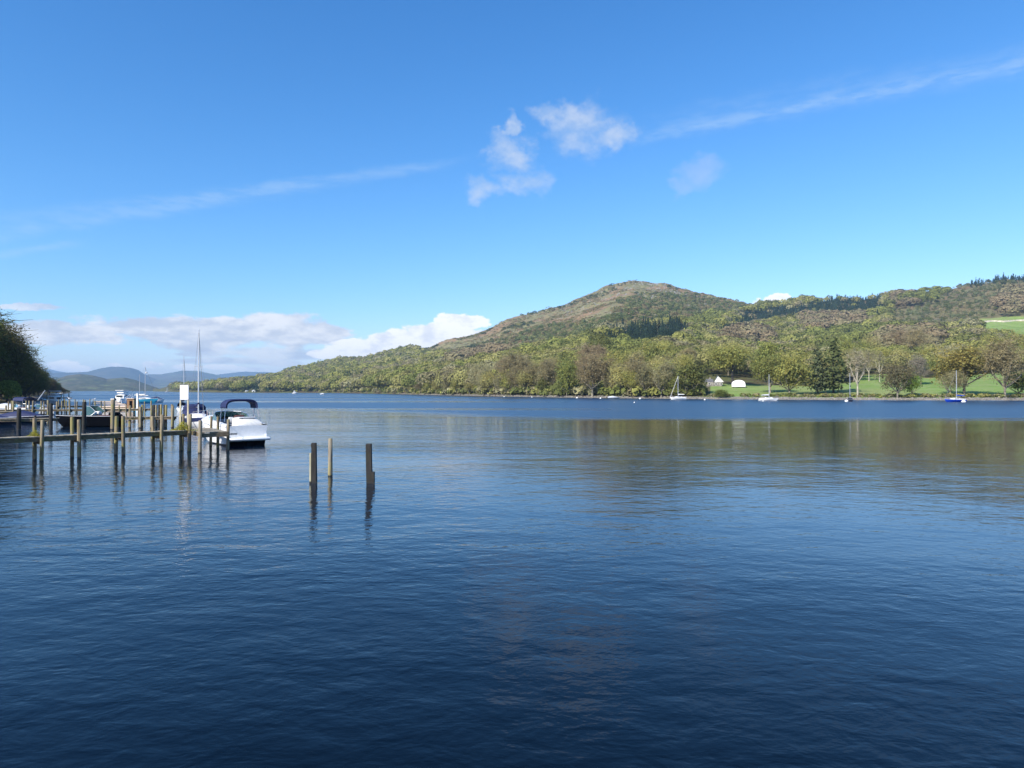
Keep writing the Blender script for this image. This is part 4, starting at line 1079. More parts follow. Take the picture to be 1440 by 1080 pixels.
def cruiser():
    heading = math.atan2(HD.y, HD.x) + R(4)
    root = empty('motor_cruiser', wpt(347.5, 41.2, -.02), heading)
    L = 7.6; B = 2.5
    rs = hull_rings(L, B, 1.18, 1.5, .35, 2.4, .45, .84, 22, 0, .95)
    hull(root, L, B, 1.18, 1.5, 'white', boot=None, deck=False, draft=.35, pw=2.4, start=.45, flare=.84, n=22, stern_w=.95)
    # side deck ring and raised foredeck
    d = MB(); xs = [r[-1].x for r in rs]
    for s in (1, -1):
        ring = []
        for r in rs:
            p = r[-1]; inn = max(0, p.y - .34) if p.x < 3.9 else 0
            ring.append([Vector((p.x, p.y * s, p.z)), Vector((p.x, (p.y - .04) * s if p.y > .05 else 0, p.z + .06)), Vector((p.x, inn * s, p.z + (.09 if p.x < 3.9 else .30 * max(0, 1 - ((p.x - 3.9) / 3.8)) ** .8 + .05)))])
        d.loft(ring if s < 0 else [list(reversed(q)) for q in ring], False)
    d.build('deck', M['white'], root, True)
    rub(root, rs, 'lgrey', .028, -.05)
    # cockpit floor and inner walls
    c = MB(); c.box((1.95, 0, .62), (3.7, 1.75, .04)); c.build('cockpit_floor', M['grey'], root)
    for s in (1, -1):
        c = MB(); c.box((1.95 + .25, s * .885, .93), (3.2, .05, .66)); c.build('cockpit_side', M['lgrey'], root)
    c = MB(); c.box((3.9, .0, 1.0), (.08, 1.75, .9)); c.build('bulkhead', M['grey'], root)
    # transom: platform, engine hatch with sunpad, walk-through on the port side
    p = MB(); p.box((-.28, 0, .42), (.78, 2.36, .17), bev=.06); p.build('swim_platform', M['white'], root, True)
    t = MB(); t.add([(-.02, -1.17, .5), (-.02, .52, .5), (.28, .52, 1.18), (.28, -1.17, 1.18), (.28, .52, .5), (.28, -1.17, .5)], [(0, 1, 2, 3), (1, 4, 2), (0, 3, 5)])
    t.build('transom_panel', M['white'], root)
    sp = MB(); secs = []
    for x, z0, z1, wl, wr in ((.18, .9, 1.16, .48, -1.12), (.30, .9, 1.34, .50, -1.13), (.62, .9, 1.47, .52, -1.12), (1.0, .9, 1.60, .50, -1.08), (1.25, .9, 1.63, .46, -1.02), (1.36, .9, 1.5, .44, -.98), (1.42, .9, 1.0, .44, -.98)):
        k = max(0, z1 - 1.16)
        secs.append([Vector((x, wr, z0)), Vector((x, wr + .02, 1.12 if z1 > 1.1 else .95)), Vector((x, wr + .08 + k * .45, z1 - .03)), Vector((x, wr + .2 + k * .5, z1)), Vector((x, (wl + wr) / 2, z1 + .02)), Vector((x, wl - .12 - k * .1, z1)), Vector((x, wl - .02, z1 - .08)), Vector((x, wl, z0))])
    sp.loft(secs, True, True); sp.build('sunpad', M['offwhite'], root, True)
    bk = MB(); bk.box((1.0, -.28, 1.615), (.5, 1.0, .07), Matrix.Rotation(0, 4, 'Y'), bev=.035); bk.build('cushion', M['lgrey'], root, True)
    st = MB(); st.box((.25, .82, .72), (.5, .55, .1)); st.box((.55, .82, .86), (.3, .55, .1)); st.build('step', M['grey'], root)
    # port quarter moulding
    for s in (1, -1):
        q = MB(); q.loft([[Vector((x, s * (y0), z0)), Vector((x, s * y1, z0)), Vector((x, s * y1, z1)), Vector((x, s * y0, z1))] for x, y0, y1, z0, z1 in ((-.04, 1.14, 1.06, .5, .62), (.3, 1.19, 1.07, .5, 1.22), (1.2, 1.22, 1.0, .5, 1.34), (3.0, 1.245, .98, .6, 1.42), (4.0, 1.2, .9, .6, 1.46))], True, True)
        q.build('coaming', M['white'], root, True)
    # seats, helm, dark upholstery
    h = MB(); h.box((3.15, -.5, 1.12), (.5, .62, .55), bev=.08); h.box((2.93, -.5, 1.5), (.13, .62, .4), bev=.05); h.build('helm_seat', M['upholstery'], root, True)
    ds = MB(); ds.box((3.72, -.5, 1.3), (.35, .85, .5), bev=.06); ds.build('dashboard', M['lgrey'], root, True)
    wl = MB(); wl.tube([(3.46 + .05 * math.cos(a), -.5 + .19 * math.sin(a), 1.52 + .19 * math.cos(a)) for a in [k * math.pi / 8 for k in range(17)]], .016, 6); wl.build('steering_wheel', M['black'], root)
    # windscreen: wraparound raked panes and frame
    base = [(2.5, 1.03, 1.42), (3.3, 1.0, 1.47), (3.95, .82, 1.52), (4.35, .42, 1.56), (4.45, 0, 1.58), (4.35, -.42, 1.56), (3.95, -.82, 1.52), (3.3, -1.0, 1.47), (2.5, -1.03, 1.42)]
    topp = [(2.35, 1.0, 1.46), (2.95, .95, 1.80), (3.4, .78, 1.90), (3.72, .40, 1.93), (3.8, 0, 1.94), (3.72, -.40, 1.93), (3.4, -.78, 1.90), (2.95, -.95, 1.80), (2.35, -1.0, 1.46)]
    g = MB(); off = Vector((.012, 0, .004))
    vs = [Vector(p) for p in base] + [Vector(p) for p in topp]; n = 9
    g.add(vs + [v + off for v in vs], [(i, i + 1, i + 1 + n, i + n) for i in range(8)] + [(i + 18, i + n + 18, i + 1 + n + 18, i + 1 + 18) for i in range(8)]); ws = g.build('windscreen', M['glass'], root)
    fm = MB(); fm.tube(base, .02, 6); fm.tube(topp, .02, 6)
    for i in (0, 2, 3, 5, 6, 8): fm.tube([base[i], topp[i]], .018, 6)
    fm.build('frame', M['steel'], ws)
    # bimini: navy canvas arch, stowed forward bow, steel tubes
    bm = MB(); secs = []
    for i in range(15):
        a = math.pi * i / 14; y = .93 * math.copysign(abs(math.cos(a)) ** .55, math.cos(a)); z = 2.18 + .50 * math.sin(a) ** .6
        yi = y * .90; zi = z - .14 if .15 < a < 2.99 else z
        zi = 2.18 + (z - 2.18) * .78 if i not in (0, 14) else 2.16
        secs.append([Vector((.85, y, z)), Vector((1.0, y * 1.02, z + .035)), Vector((1.7, y * 1.02, z + .03)), Vector((1.95, y, z - .02)), Vector((1.9, yi, zi)), Vector((.9, yi, zi))])
    bm.loft(secs, True, True); bi = bm.build('bimini', M['navy'], root, True)
    for s in (1, -1):
        for x0, x1 in ((1.0, .75), (1.8, 1.5), (1.4, 2.05)):
            t = MB(); t.tube([(x0, s * .91, 2.2), (x1, s * 1.04, 1.4)], .016, 6); t.build('canopy_tube', M['steel'], root)
    # bow rail
    for s in (1, -1):
        pts = [(rs[k][-1].x, max(0, rs[k][-1].y - .06) * s, rs[k][-1].z + .48) for k in range(13, 22)] + [(7.62, 0, 2.0)]
        t = MB(); t.tube(pts, .013, 6)
        for k in range(13, 22, 2): t.tube([(rs[k][-1].x, max(0, rs[k][-1].y - .06) * s, rs[k][-1].z), (rs[k][-1].x, max(0, rs[k][-1].y - .06) * s, rs[k][-1].z + .48)], .011, 5)
        t.build('bow_rail', M['steel'], root)
    for y in (1.02, -1.02):
        cl = MB(); cl.tube([(.2, y - .1, 1.3), (.2, y + .1, 1.3)], .02, 6); cl.build('cleat', M['steel'], root)
    for y in (.15, -.25, -.65, -.95):
        f = MB(); f.ball((.13, y, .86), (.02, .03, .03), 8, 5); f.build('light_fitting', M['lgrey'], root)
    # fenders hanging on the jetty side, outdrive below the platform
    for x in (1.4, 4.2):
        f = MB(); f.tube([(x, 1.33, .55), (x, 1.36, .62), (x, 1.36, 1.0), (x, 1.33, 1.07)], [.03, .10, .10, .03], 8); f.tube([(x, 1.33, 1.05), (x, 1.2, 1.3)], .008, 4); f.build('fender', M['offwhite'], root, True)
    od = MB(); od.box((-.3, 0, .1), (.42, .42, .42), bev=.06, taper=.9); od.build('outdrive', M['black'], root)
    ub = MB(); ub.add([(-.01, -1.0, -.1), (-.01, 1.0, -.1), (-.01, 1.07, .33), (-.01, -1.07, .33), (-.035, -1.0, -.1), (-.035, 1.0, -.1), (-.035, 1.07, .33), (-.035, -1.07, .33)], [(4, 5, 6, 7), (0, 3, 2, 1), (2, 3, 7, 6), (0, 1, 5, 4), (1, 2, 6, 5), (0, 4, 7, 3)]); ub.build('lower_transom', M['black'], root)
    tag(root, 'white sports cruiser with a navy bimini moored stern-out at the jetty end', 'motorboat')
cruiser()

def rope(a, b, sag, label):
    a = Vector(a); b = Vector(b); mb = MB(); mb.tube([tuple(a.lerp(b, t) - Vector((0, 0, sag * 4 * t * (1 - t))) - a) for t in [k / 8 for k in range(9)]], .014, 5)
    o = mb.build('mooring_rope', simple('rope', (0.45, .42, .34), .9)); o.location = a; tag(o, label, 'rope')
mc = Matrix.Translation(wpt(347.5, 41.2, -.02)) @ Matrix.Rotation(math.atan2(HD.y, HD.x) + R(4), 4, 'Z')
pj = Vector((FA.x, FA.y, 0)) + HD.to_3d() * 4.5 + Vector((0, 0, 1.3))
HD3 = HD.to_3d(); fn3 = fn.to_3d()
rope(mc @ Vector((.2, 1.06, 1.32)), Vector((FA.x, FA.y, 1.15)) + fn3 * 1.36 + HD3 * .35, .12, 'stern line tying the white cruiser to the platform post')
rope(mc @ Vector((6.2, .75, 1.5)), pj + fn3 * 1.3, .15, 'bow line tying the white cruiser to the far platform post')

def sailboat(px, Y, L, B, mast_top_py, hullmat, label, mast_at=.55, rz=0.0, sprayhood=None, boom_cover=None, furled=True, cabin='white', group=None, fs=.62, fb=.85, mast_px=None, windows=True, boot=None, boomlen=.40, dome=False, spreaders=True, mr=.05, stripe=None):
    """anchor: the mast foot stands at column px, distance Y; rz = heading"""
    H = zat(mast_top_py, Y)
    c, s = math.cos(rz), math.sin(rz); mx = L * mast_at
    p = wpt(px, Y); loc = Vector((p.x - c * mx, p.y - s * mx, 0))
    root = empty('sailing_boat', loc, rz)
    rs = hull(root, L, B, fs, fb, hullmat, deckmat='offwhite', draft=.25, pw=1.9, start=.35, flare=.7, stern_w=.68, boot=boot, stripe=stripe)
    rub(root, rs, 'lgrey', .02)
    # coachroof
    cb = MB(); secs = []
    for x, w, z in ((.30, .60, .30), (.34, .66, .36), (.55, .60, .36), (.68, .42, .26), (.74, .30, .06)):
        zz = fs + (fb - fs) * x ** 1.8
        secs.append([Vector((x * L, w * B / 2 * k, zz + zk * z)) for k, zk in ((-1, -.1), (-.92, .8), (-.6, 1), (0, 1.08), (.6, 1), (.92, .8), (1, -.1))])
    cb.loft(secs, True, True); cab = cb.build('cabin', M[cabin], root, True)
    if windows:
        for sgn in (1, -1):
            w = MB(); w.box((.46 * L, sgn * (.63 * B / 2 * .98), fs + .26), (L * .22, .04, .12), Matrix.Identity(4)); w.build('window', M['dglass'], cab)
    ck = MB(); ck.box((.16 * L, 0, fs + .0), (L * .24, B * .42, .1)); ck.build('cockpit', M['grey'], root)
    ct = MB()
    for sgn in (1, -1): ct.box((.17 * L, sgn * B * .25, fs + .10), (L * .27, .07, .16))
    ct.build('coaming', M[cabin], root)
    # rig
    ms = MB(); ms.tube([(mx, 0, fs), (mx, 0, H * .6), (mx, 0, H)], [mr, mr, mr * .7], 8); mast = ms.build('mast', M['metal'], root)
    if spreaders:
        sp = MB(); sp.tube([(mx, -.3, H * .62), (mx + .03, 0, H * .63), (mx, .3, H * .62)], .014, 5); sp.build('spreader', M['metal'], mast)
    bo = MB(); bl = L * boomlen; bo.tube([(mx, 0, fs + .95), (mx - bl, 0, fs + 1.0)], .045, 6); bo.build('boom', M['metal'], root)
    if boom_cover:
        bc = MB(); bc.tube([(mx + .06, 0, fs + 1.35), (mx - .1, 0, fs + 1.15), (mx - bl * .5, 0, fs + 1.12), (mx - bl, 0, fs + 1.04)], [.07, .16, .15, .08], 8); bc.build('sail_cover', M[boom_cover], root, True)
    bow = (L * .985, 0, fb + .03)
    st = MB(); st.tube([bow, (mx, 0, H * .97)], .05 if furled else .022, 6); st.build('furled_jib' if furled else 'forestay', M['sail'] if furled else M['wire'], root)
    rg = MB()
    rg.tube([(.02, 0, fs), (mx, 0, H)], .005, 4); rg.tube([(mx - .1, B * .40, fs + .1), (mx, .3, H * .62), (mx, 0, H * .97)], .005, 4); rg.tube([(mx - .1, -B * .40, fs + .1), (mx, -.3, H * .62), (mx, 0, H * .97)], .005, 4)
    rg.build('rigging', M['wire'], root)
    if sprayhood:
        sh = MB(); secs = []
        for x, zh, w in ((.22, .95, .40), (.28, 1.0, .46), (.36, .92, .46), (.42, .35, .44)):
            secs.append([Vector((x * L, B * w * math.cos(a), fs + zh * max(.02, math.sin(a)) ** .5 * .9)) for a in [math.pi * q / 8 for q in range(9)]])
        sh.loft(secs, False); hd = sh.build('sprayhood', M[sprayhood], root, True)
    # pulpit and stanchion rail
    pr = MB(); q = [r[-1] for r in rs]
    pts = [(q[14].x, q[14].y, q[14].z + .5), (q[16].x, q[16].y, q[16].z + .52), (L * 1.0, 0, fb + .58), (q[16].x, -q[16].y, q[16].z + .52), (q[14].x, -q[14].y, q[14].z + .5)]
    pr.tube(pts, .014, 5)
    for k in (14, 16):
        for sgn in (1, -1): pr.tube([(q[k].x, q[k].y * sgn, q[k].z), (q[k].x, q[k].y * sgn, q[k].z + .5)], .012, 4)
    pr.build('pulpit', M['steel'], root)
    rd = MB(); rd.box((-.05, 0, fs * .35), (.07, .05, fs * 1.5)); rd.build('rudder', M[cabin], root)
    if dome: d = MB(); d.ball((mx + .25, 0, H * .84), (.2, .2, .22), 10, 7); d.build('radar_dome', M['white'], mast, True)
    tag(root, label, 'sailing boat', group)
    return root
# yachts on moorings off the far shore
sailboat(953.5, 246, 5.6, 1.9, 528.5, 'white', 'white moored yacht with white furled jib, in front of the bare wood', .50, R(183), boom_cover='sail', fs=.7, mr=.08)
sailboat(1081.5, 214, 5.6, 1.9, 526, 'white', 'white moored yacht just right of the marquee, single upright mast', .52, R(-12), boom_cover='lgrey', furled=False, fs=.72, mr=.075)
sailboat(1195.2, 205, 5.2, 1.8, 524.5, 'darkhull', 'small black-hulled moored yacht in front of the pale bare tree', .55, R(68), boom_cover='navy', furled=False, cabin='darkhull', fs=.65, mr=.07)
sailboat(1345, 195, 5.8, 2.0, 520.5, 'blue', 'moored yacht with a bright blue hull and white cabin', .42, R(182), boom_cover='blue', furled=False, fs=.68, mr=.075)
# yacht behind the jetty end
y1 = sailboat(279.2, 60.5, 6.8, 2.3, 463, 'white', 'large white yacht with navy covers behind the notice board', .56, R(-58), 'navy', 'navy', False, fs=.80, fb=1.0, mr=.06, stripe='navy')
sh = MB(); sh.box((0, 0, .5), (1.5, 1.7, 1.0), bev=.25, taper=.8)
cz = sh.build('cockpit_tent', M['navy'], y1, True); cz.location = (1.6, 0, 1.0)
fd = MB(); fd.tube([(5.2, -1.05, .3), (5.2, -1.08, .4), (5.2, -1.08, .8), (5.2, -1.0, .9)], [.03, .1, .1, .03], 8); fd.build('fender', M['navy'], y1, True)
sailboat(258.5, 112, 5.0, 1.5, 500, 'white', 'thin-masted yacht half hidden behind the notice board', .55, R(103), 'navy', 'navy', False, mr=.045, fs=.5, fb=.65)
sailboat(204.2, 176, 6.6, 2.2, 515.5, 'cyan', 'turquoise-hulled yacht with a white dome on its mast', .52, R(3), furled=False, boom_cover='sail', dome=True, fs=1.0, fb=1.25, mr=.09)
sailboat(196.3, 184, 5.4, 1.9, 526.5, 'white', 'shorter-masted white yacht just behind the turquoise one', .5, R(185), furled=False, boom_cover='sail', fs=.8, mr=.08)
sailboat(83.0, 560, 6.6, 2.2, 540.5, 'darkhull', 'dark yacht moored off the far left wooded point', .45, R(175), furled=False, boom_cover=None, fs=.8, mr=.1)
sailboat(235, 1150, 6.0, 2.0, 545, 'white', 'tiny white sail far up the lake', .5, R(20), furled=True, fs=.8, mr=.35)

def motorboat(px, Y, L, B, rz, hullmat, label, cover=None, screen=True, cabin=False, fs=.7, fb=.95, anchor=.5, deckmat='white', canopy=None, stripe=None, boot=None, sh=.48):
    c, s = math.cos(rz), math.sin(rz); p = wpt(px, Y)
    root = empty('motorboat', Vector((p.x - c * L * anchor, p.y - s * L * anchor, 0)), rz)
    rs = hull(root, L, B, fs, fb, hullmat, deckmat=deckmat, draft=.25, pw=2.3, start=.4, flare=.8, stern_w=.92, stripe=stripe, boot=boot); rub(root, rs, 'lgrey', .022)
    zs = fs
    if cover:
        cv = MB(); secs = []
        for x, w, z in ((.02, .85, .06), (.06, .86, .32), (.28, .88, .55), (.45, .84, .62), (.56, .72, .48), (.72, .5, .2), (.84, .3, .06)):
            zz = fs + (fb - fs) * x ** 1.8
            secs.append([Vector((x * L, w * B / 2 * k, zz + z * zk)) for k, zk in ((-1, -.05), (-.9, .45), (-.5, .9), (0, 1), (.5, .9), (.9, .45), (1, -.05))])
        cv.loft(secs, True, True); cv.build('canvas_cover', M[cover], root, True)
    elif cabin:
        cb = MB(); secs = []
        for x, w, z in ((.22, .80, .9), (.30, .84, 1.05), (.52, .80, 1.05), (.62, .66, .5), (.84, .3, .1)):
            secs.append([Vector((x * L, w * B / 2 * k, fs + z * zk)) for k, zk in ((-1, -.02), (-.95, .8), (-.6, 1), (0, 1.04), (.6, 1), (.95, .8), (1, -.02))])
        cb.loft(secs, True, True); k_ = cb.build('cabin', M['white'], root, True)
        for sg in (1, -1):
            w = MB(); w.box((.41 * L, sg * B * .405, fs + .62), (L * .22, .05, .3)); w.build('window', M['dglass'], k_)
        w = MB(); w.box((.215 * L, 0, fs + .55), (.06, B * .6, .45)); w.build('window', M['dglass'], k_)
        fb_ = MB(); fb_.box((.40 * L, 0, fs + 1.45), (L * .3, B * .66, .30), bev=.08); fb_.build('flybridge', M['white'], k_, True)
        rl = MB()
        for sg in (1, -1): rl.tube([(.28 * L, sg * B * .3, fs + 1.5), (.28 * L, sg * B * .3, fs + 1.95), (.5 * L, sg * B * .3, fs + 1.95)], .02, 5)
        rl.build('rail', M['steel'], k_)
        tp = MB(); tp.box((.38 * L, 0, fs + 2.05), (L * .34, B * .8, .12), bev=.04); tp.build('hardtop', M['white'], k_, True)
    else:
        ck = MB(); ck.box((.27 * L, 0, fs + .05), (L * .42, B * .62, .05)); ck.build('cockpit', M['upholstery'], root)
        for y in (-.22, .22):
            se = MB(); se.box((.36 * L, y * B, fs + .22), (.45, .5, .38), bev=.08); se.build('seat', M['offwhite'], root, True)
        eb = MB(); eb.box((.06 * L, 0, fs + .18), (L * .1, B * .62, .3), bev=.08); eb.build('engine_cover', M[deckmat], root, True)
    if screen and not cabin:
        bs = [(.36, .86, 0), (.46, .8, .02), (.56, .55, .05), (.60, 0, .07), (.56, -.55, .05), (.46, -.8, .02), (.36, -.86, 0)]
        base = [(x * L, w * B / 2, fs + .05 + z) for x, w, z in bs]; tp = [((x - .07) * L, w * B / 2 * .9, fs + sh + z + (.0 if abs(w) < .86 else -.25 * sh / .48)) for x, w, z in bs]
        vs = [Vector(a) for a in base + tp]; g = MB(); g.add(vs + [v + Vector((.012, 0, 0)) for v in vs], [(i, i + 1, i + 8, i + 7) for i in range(6)] + [(i + 14, i + 21, i + 22, i + 15) for i in range(6)]); ws = g.build('windscreen', M['glass'], root)
        fm = MB(); fm.tube(tp, .022, 5); fm.tube(base, .018, 5)
        for i in (0, 2, 4, 6): fm.tube([base[i], tp[i]], .016, 5)
        fm.build('frame', M['metal'], ws)
    if canopy:
        cn = MB(); secs = []
        for i in range(9):
            a = math.pi * i / 8; y = B * .42 * math.copysign(abs(math.cos(a)) ** .6, math.cos(a)); z = fs + .9 + .45 * math.sin(a) ** .6
            secs.append([Vector((.12 * L, y, z)), Vector((.5 * L, y, z + .05)), Vector((.5 * L, y * .94, z - .04)), Vector((.12 * L, y * .94, z - .06))])
        cn.loft(secs, True, True); cn.build('canopy', M[canopy], root, True)
        t = MB()
        for sg in (1, -1):
            for x in (.14, .48): t.tube([(x * L, sg * B * .41, fs), (x * L, sg * B * .41, fs + .95)], .018, 5)
        t.build('canopy_frame', M['steel'], root)
    ob = MB(); ob.box((-.18, 0, fs * .9), (.34, .3, .5), bev=.08); ob.box((-.2, 0, .2), (.16, .12, .9)); ob.build('outboard', M['black'], root, True)
    tag(root, label, 'motorboat'); return root
motorboat(121, 62.5, 5.3, 2.0, R(184), 'black', 'black open motorboat with a curved windscreen between the jetties', screen=True, fs=.95, fb=1.02, deckmat='black', boot=None, stripe=None, anchor=.52, sh=.85)
motorboat(30, 71, 5.2, 2.0, R(-4), 'darkhull', 'navy boat under a navy canvas cover, bow pointing right, beneath the long jetty', 'navy', False, fs=.55, fb=.7, deckmat='darkhull', anchor=.4)
motorboat(-24, 66, 5.2, 2.0, R(2), 'darkhull', 'dark covered boat cut by the left edge behind the low jetty', 'navy', False, fs=.55, fb=.7, deckmat='darkhull', anchor=.4)
motorboat(4, 93, 5.0, 2.0, R(200), 'white', 'white and pale blue boat at the left edge behind the long jetty', 'lgrey', False, fs=.85, fb=1.1)
motorboat(27, 92, 5.0, 2.0, R(160), 'white', 'white motorboat with a navy hood behind the long jetty', None, True, fs=.95, fb=1.15, canopy='navy')
motorboat(53, 95, 4.6, 1.9, R(190), 'white', 'low white motorboat behind the long jetty near the leaning spar', None, True, fs=.85, fb=1.1)
motorboat(74, 150, 5.0, 1.9, R(172), 'lgrey', 'pale grey-blue cruiser moored beyond the jetties below the headland', None, False, True, fs=1.0, fb=1.4)
motorboat(175.5, 182, 7.0, 2.9, R(82), 'white', 'white flybridge cruiser seen stern-on beyond the tan pontoon', None, False, True, fs=1.15, fb=1.5)
motorboat(221, 186, 3.6, 1.8, R(5), 'white', 'small white boat with a navy cover right of the turquoise yacht', 'navy', False, fs=.9, fb=1.05, stripe=None)
motorboat(415, 690, 5.6, 2.2, R(8), 'white', 'small white motorboat far out on the lake, left one of two', None, False, True, fs=.9, fb=1.2)
motorboat(453, 560, 3.4, 1.6, R(190), 'white', 'tiny low white dinghy far out on the lake, right one of two', 'lgrey', False, fs=.5, fb=.7)
motorboat(863, 286, 5.0, 1.9, R(0), 'lgrey', 'low grey rowing boat drawn up against the shore below the summit', 'lgrey', False, fs=.35, fb=.45)

# leaning pale spar among the left boats
mb = MB(); a = at(53.5, 563, 92) ; b_ = at(63.5, 549, 92); mb.tube([(0, 0, 0), tuple(b_ - a)], [.08, .05], 6); o = mb.build('boom_crane', M['metal']); o.location = a
tag(o, 'pale leaning spar rising from the boats below the headland', 'spar')

# tan pontoon, gangway and hut beyond the long jetty
def pontoon():
    A = wpt(130, 112); root = empty('pontoon', A); pts = [(130, 124), (129, 165), (163, 165), (187, 128), (186, 112), (130, 112)]
    poly = [(wpt(p, y).x - A.x, wpt(p, y).y - A.y) for p, y in ((128.5, 112), (187, 112), (184, 122), (163, 172), (131, 176))]
    mb = MB(); mb.prism(poly, .12, .5); mb.build('deck', M['tan'], root)
    e = MB()
    for i in range(len(poly)):
        p0 = Vector((*poly[i], .52)); p1 = Vector((*poly[(i + 1) % len(poly)], .52)); e.tube([p0, p1], .07, 5)
    e.build('edging', M['beam'], root)
    tag(root, 'broad tan-boarded floating pontoon beyond the long jetty', 'pontoon')
pontoon()
def gangway():
    a = at(171, 567.5, 110); b = at(183, 558.5, 113); root = empty('gangway', (a.x, a.y, a.z)); d = b - a
    for off in (0, .8):
        mb = MB(); mb.tube([(0, off, .0), tuple(d + Vector((0, off, 0)))], .09, 5); mb.tube([(0, off, .45), tuple(d + Vector((0, off, .45)))], .05, 5)
        for k in range(5): q = d * (k / 4); mb.tube([tuple(q + Vector((0, off, 0))), tuple(q + Vector((0, off, .45)))], .03, 4)
        mb.build('handrail', M['white'], root)
    mb = MB(); dd = d; n = 12
    for k in range(n): q = dd * ((k + .5) / n); mb.box((q.x, .4, q.z), (.10, .8, .04))
    mb.build('tread', M['white'], root)
    tag(root, 'white sloping gangway rising from the tan pontoon', 'gangway')
gangway()
def kiosk():
    c = wpt(185, 108); root = empty('timber_kiosk', (c.x, c.y, .5)); w = 9 * 108 / F; h = zat(561, 108) - .5
    mb = MB()
    for k in range(9): mb.box((-w / 2 + (k + .5) * w / 9, -.35, h / 2), (w / 9 - .015, .05, h))
    for s in (-1, 1): mb.box((s * w / 2, 0, h / 2), (.05, .7, h))
    mb.box((0, .35, h / 2), (w, .05, h)); mb.build('wall', M['brown'], root)
    r = MB(); r.box((0, 0, h + .05), (w + .2, .95, .09)); r.build('roof', M['tan'], root)
    d = MB(); d.box((.1, -.4, h * .42), (w * .4, .04, h * .75)); d.build('door', M['black'], root)
    tag(root, 'small brown timber hut on the pontoon end', 'hut')
kiosk()
mb = MB(); H_ = zat(554, 104); mb.box((0, 0, H_ / 2 - .4), (.26, .26, H_ + .8), bev=.03); mb.box((0, 0, H_ + .04), (.34, .34, .08), bev=.02)
o = mb.build('service_pillar', M['white']); o.location = wpt(193.5, 104); tag(o, 'tall white pillar standing right of the brown hut', 'post')

# mooring buoys
def buoy(px, py, r, label, oval=1.0):
    r *= .82
    p = on_water(px, py); root = empty('mooring_buoy', p); mb = MB()
    prof = [(.0, -.8), (.55, -.72), (.9, -.35), (1.0, 0), (.93, .4), (.62, .78), (.25, .95), (.16, 1.02), (.0, 1.03)]
    mb.loft([[Vector((math.cos(a) * x * r * oval, math.sin(a) * x * r, z * r + r * .35)) for a in [2 * math.pi * k / 14 for k in range(14)]] for x, z in prof]); mb.build('float', M['buoy'], root, True)
    e = MB(); e.tube([(.12 * r * math.cos(a), 0, r * 1.42 + .12 * r * math.sin(a)) for a in [k * math.pi / 5 for k in range(11)]], .03 * r + .01, 5); e.build('eye', M['steel'], root)
    tag(root, label, 'buoy', None)
buoy(709, 558.2, .34, 'white buoy off the left end of the shingle beach')
buoy(748, 558.9, .34, 'white buoy off the middle of the shingle beach')
buoy(811.5, 560.0, .46, 'larger white buoy below the bright lime-green tree')
buoy(844.5, 560.6, .42, 'white buoy below the broad brown leafless tree')
buoy(900, 561.2, .46, 'white buoy near shore left of the yacht with furled jib')
buoy(892, 566.3, .22, 'small white buoy floating nearer than the rest, left of the yachts')
buoy(944.6, 561.9, .34, 'white buoy touching the bow of the yacht with furled jib')
buoy(991, 562.6, .36, 'white buoy in front of the cottage')
buoy(1190.3, 564.9, .5, 'white buoy at the black-hulled yacht', 1.3)
buoy(1355, 565.6, .5, 'big white oval buoy at the blue-hulled yacht', 1.5)
buoy(1073, 564.5, .26, 'white buoy at the left end of the yacht beside the marquee')

# gulls on posts
def gull(px, Y, z, label, rz):
    root = empty('gull', wpt(px, Y, z), rz); mb = MB()
    sec = [(-.22, .0, .17, .004, .004), (-.15, 0, .16, .03, .02), (-.05, 0, .15, .062, .055), (.04, 0, .16, .07, .075), (.11, 0, .19, .055, .06), (.145, 0, .24, .035, .038), (.165, 0, .285, .034, .036), (.19, 0, .30, .026, .026), (.208, 0, .298, .008, .008)]
    mb.loft([[Vector((x, math.cos(a) * w, zc + math.sin(a) * h)) for a in [2 * math.pi * k / 10 for k in range(10)]] for x, _, zc, w, h in sec], True, True); mb.build('body', M['gull_white'], root, True)
    for s in (1, -1):
        w = MB(); w.loft([[Vector((x, s * (.062 * k + .005), zc + h)), Vector((x, s * (.078 * k), zc)), Vector((x, s * (.06 * k + .005), zc - h))] for x, zc, h, k in ((.07, .18, .02, .9), (0, .175, .045, 1.02), (-.12, .17, .04, .7), (-.24, .17, .01, .25))], True, True); w.build('wing', M['gull_grey'], root, True)
        l = MB(); l.tube([(.0, s * .025, .1), (.005, s * .025, .0)], .007, 5); l.box((.015, s * .025, .006), (.05, .035, .012)); l.build('leg', M['yellow'], root)
    b = MB(); b.tube([(.2, 0, .295), (.245, 0, .285)], [.011, .004], 6); b.build('beak', M['yellow'], root)
    tag(root, label, 'bird'); return root
def zt_of(py, Y): return zat(py, Y)
pA = Vector(wpt(98.6, 83.0)); gull(98.6, 83.1, 2.03, 'white gull standing on a post of the long jetty', R(200)).scale = (1.25,) * 3
gull(132, 84.4, 1.96, 'white gull on a post of the long jetty left of the tan pontoon', R(20)).scale = (1.1,) * 3

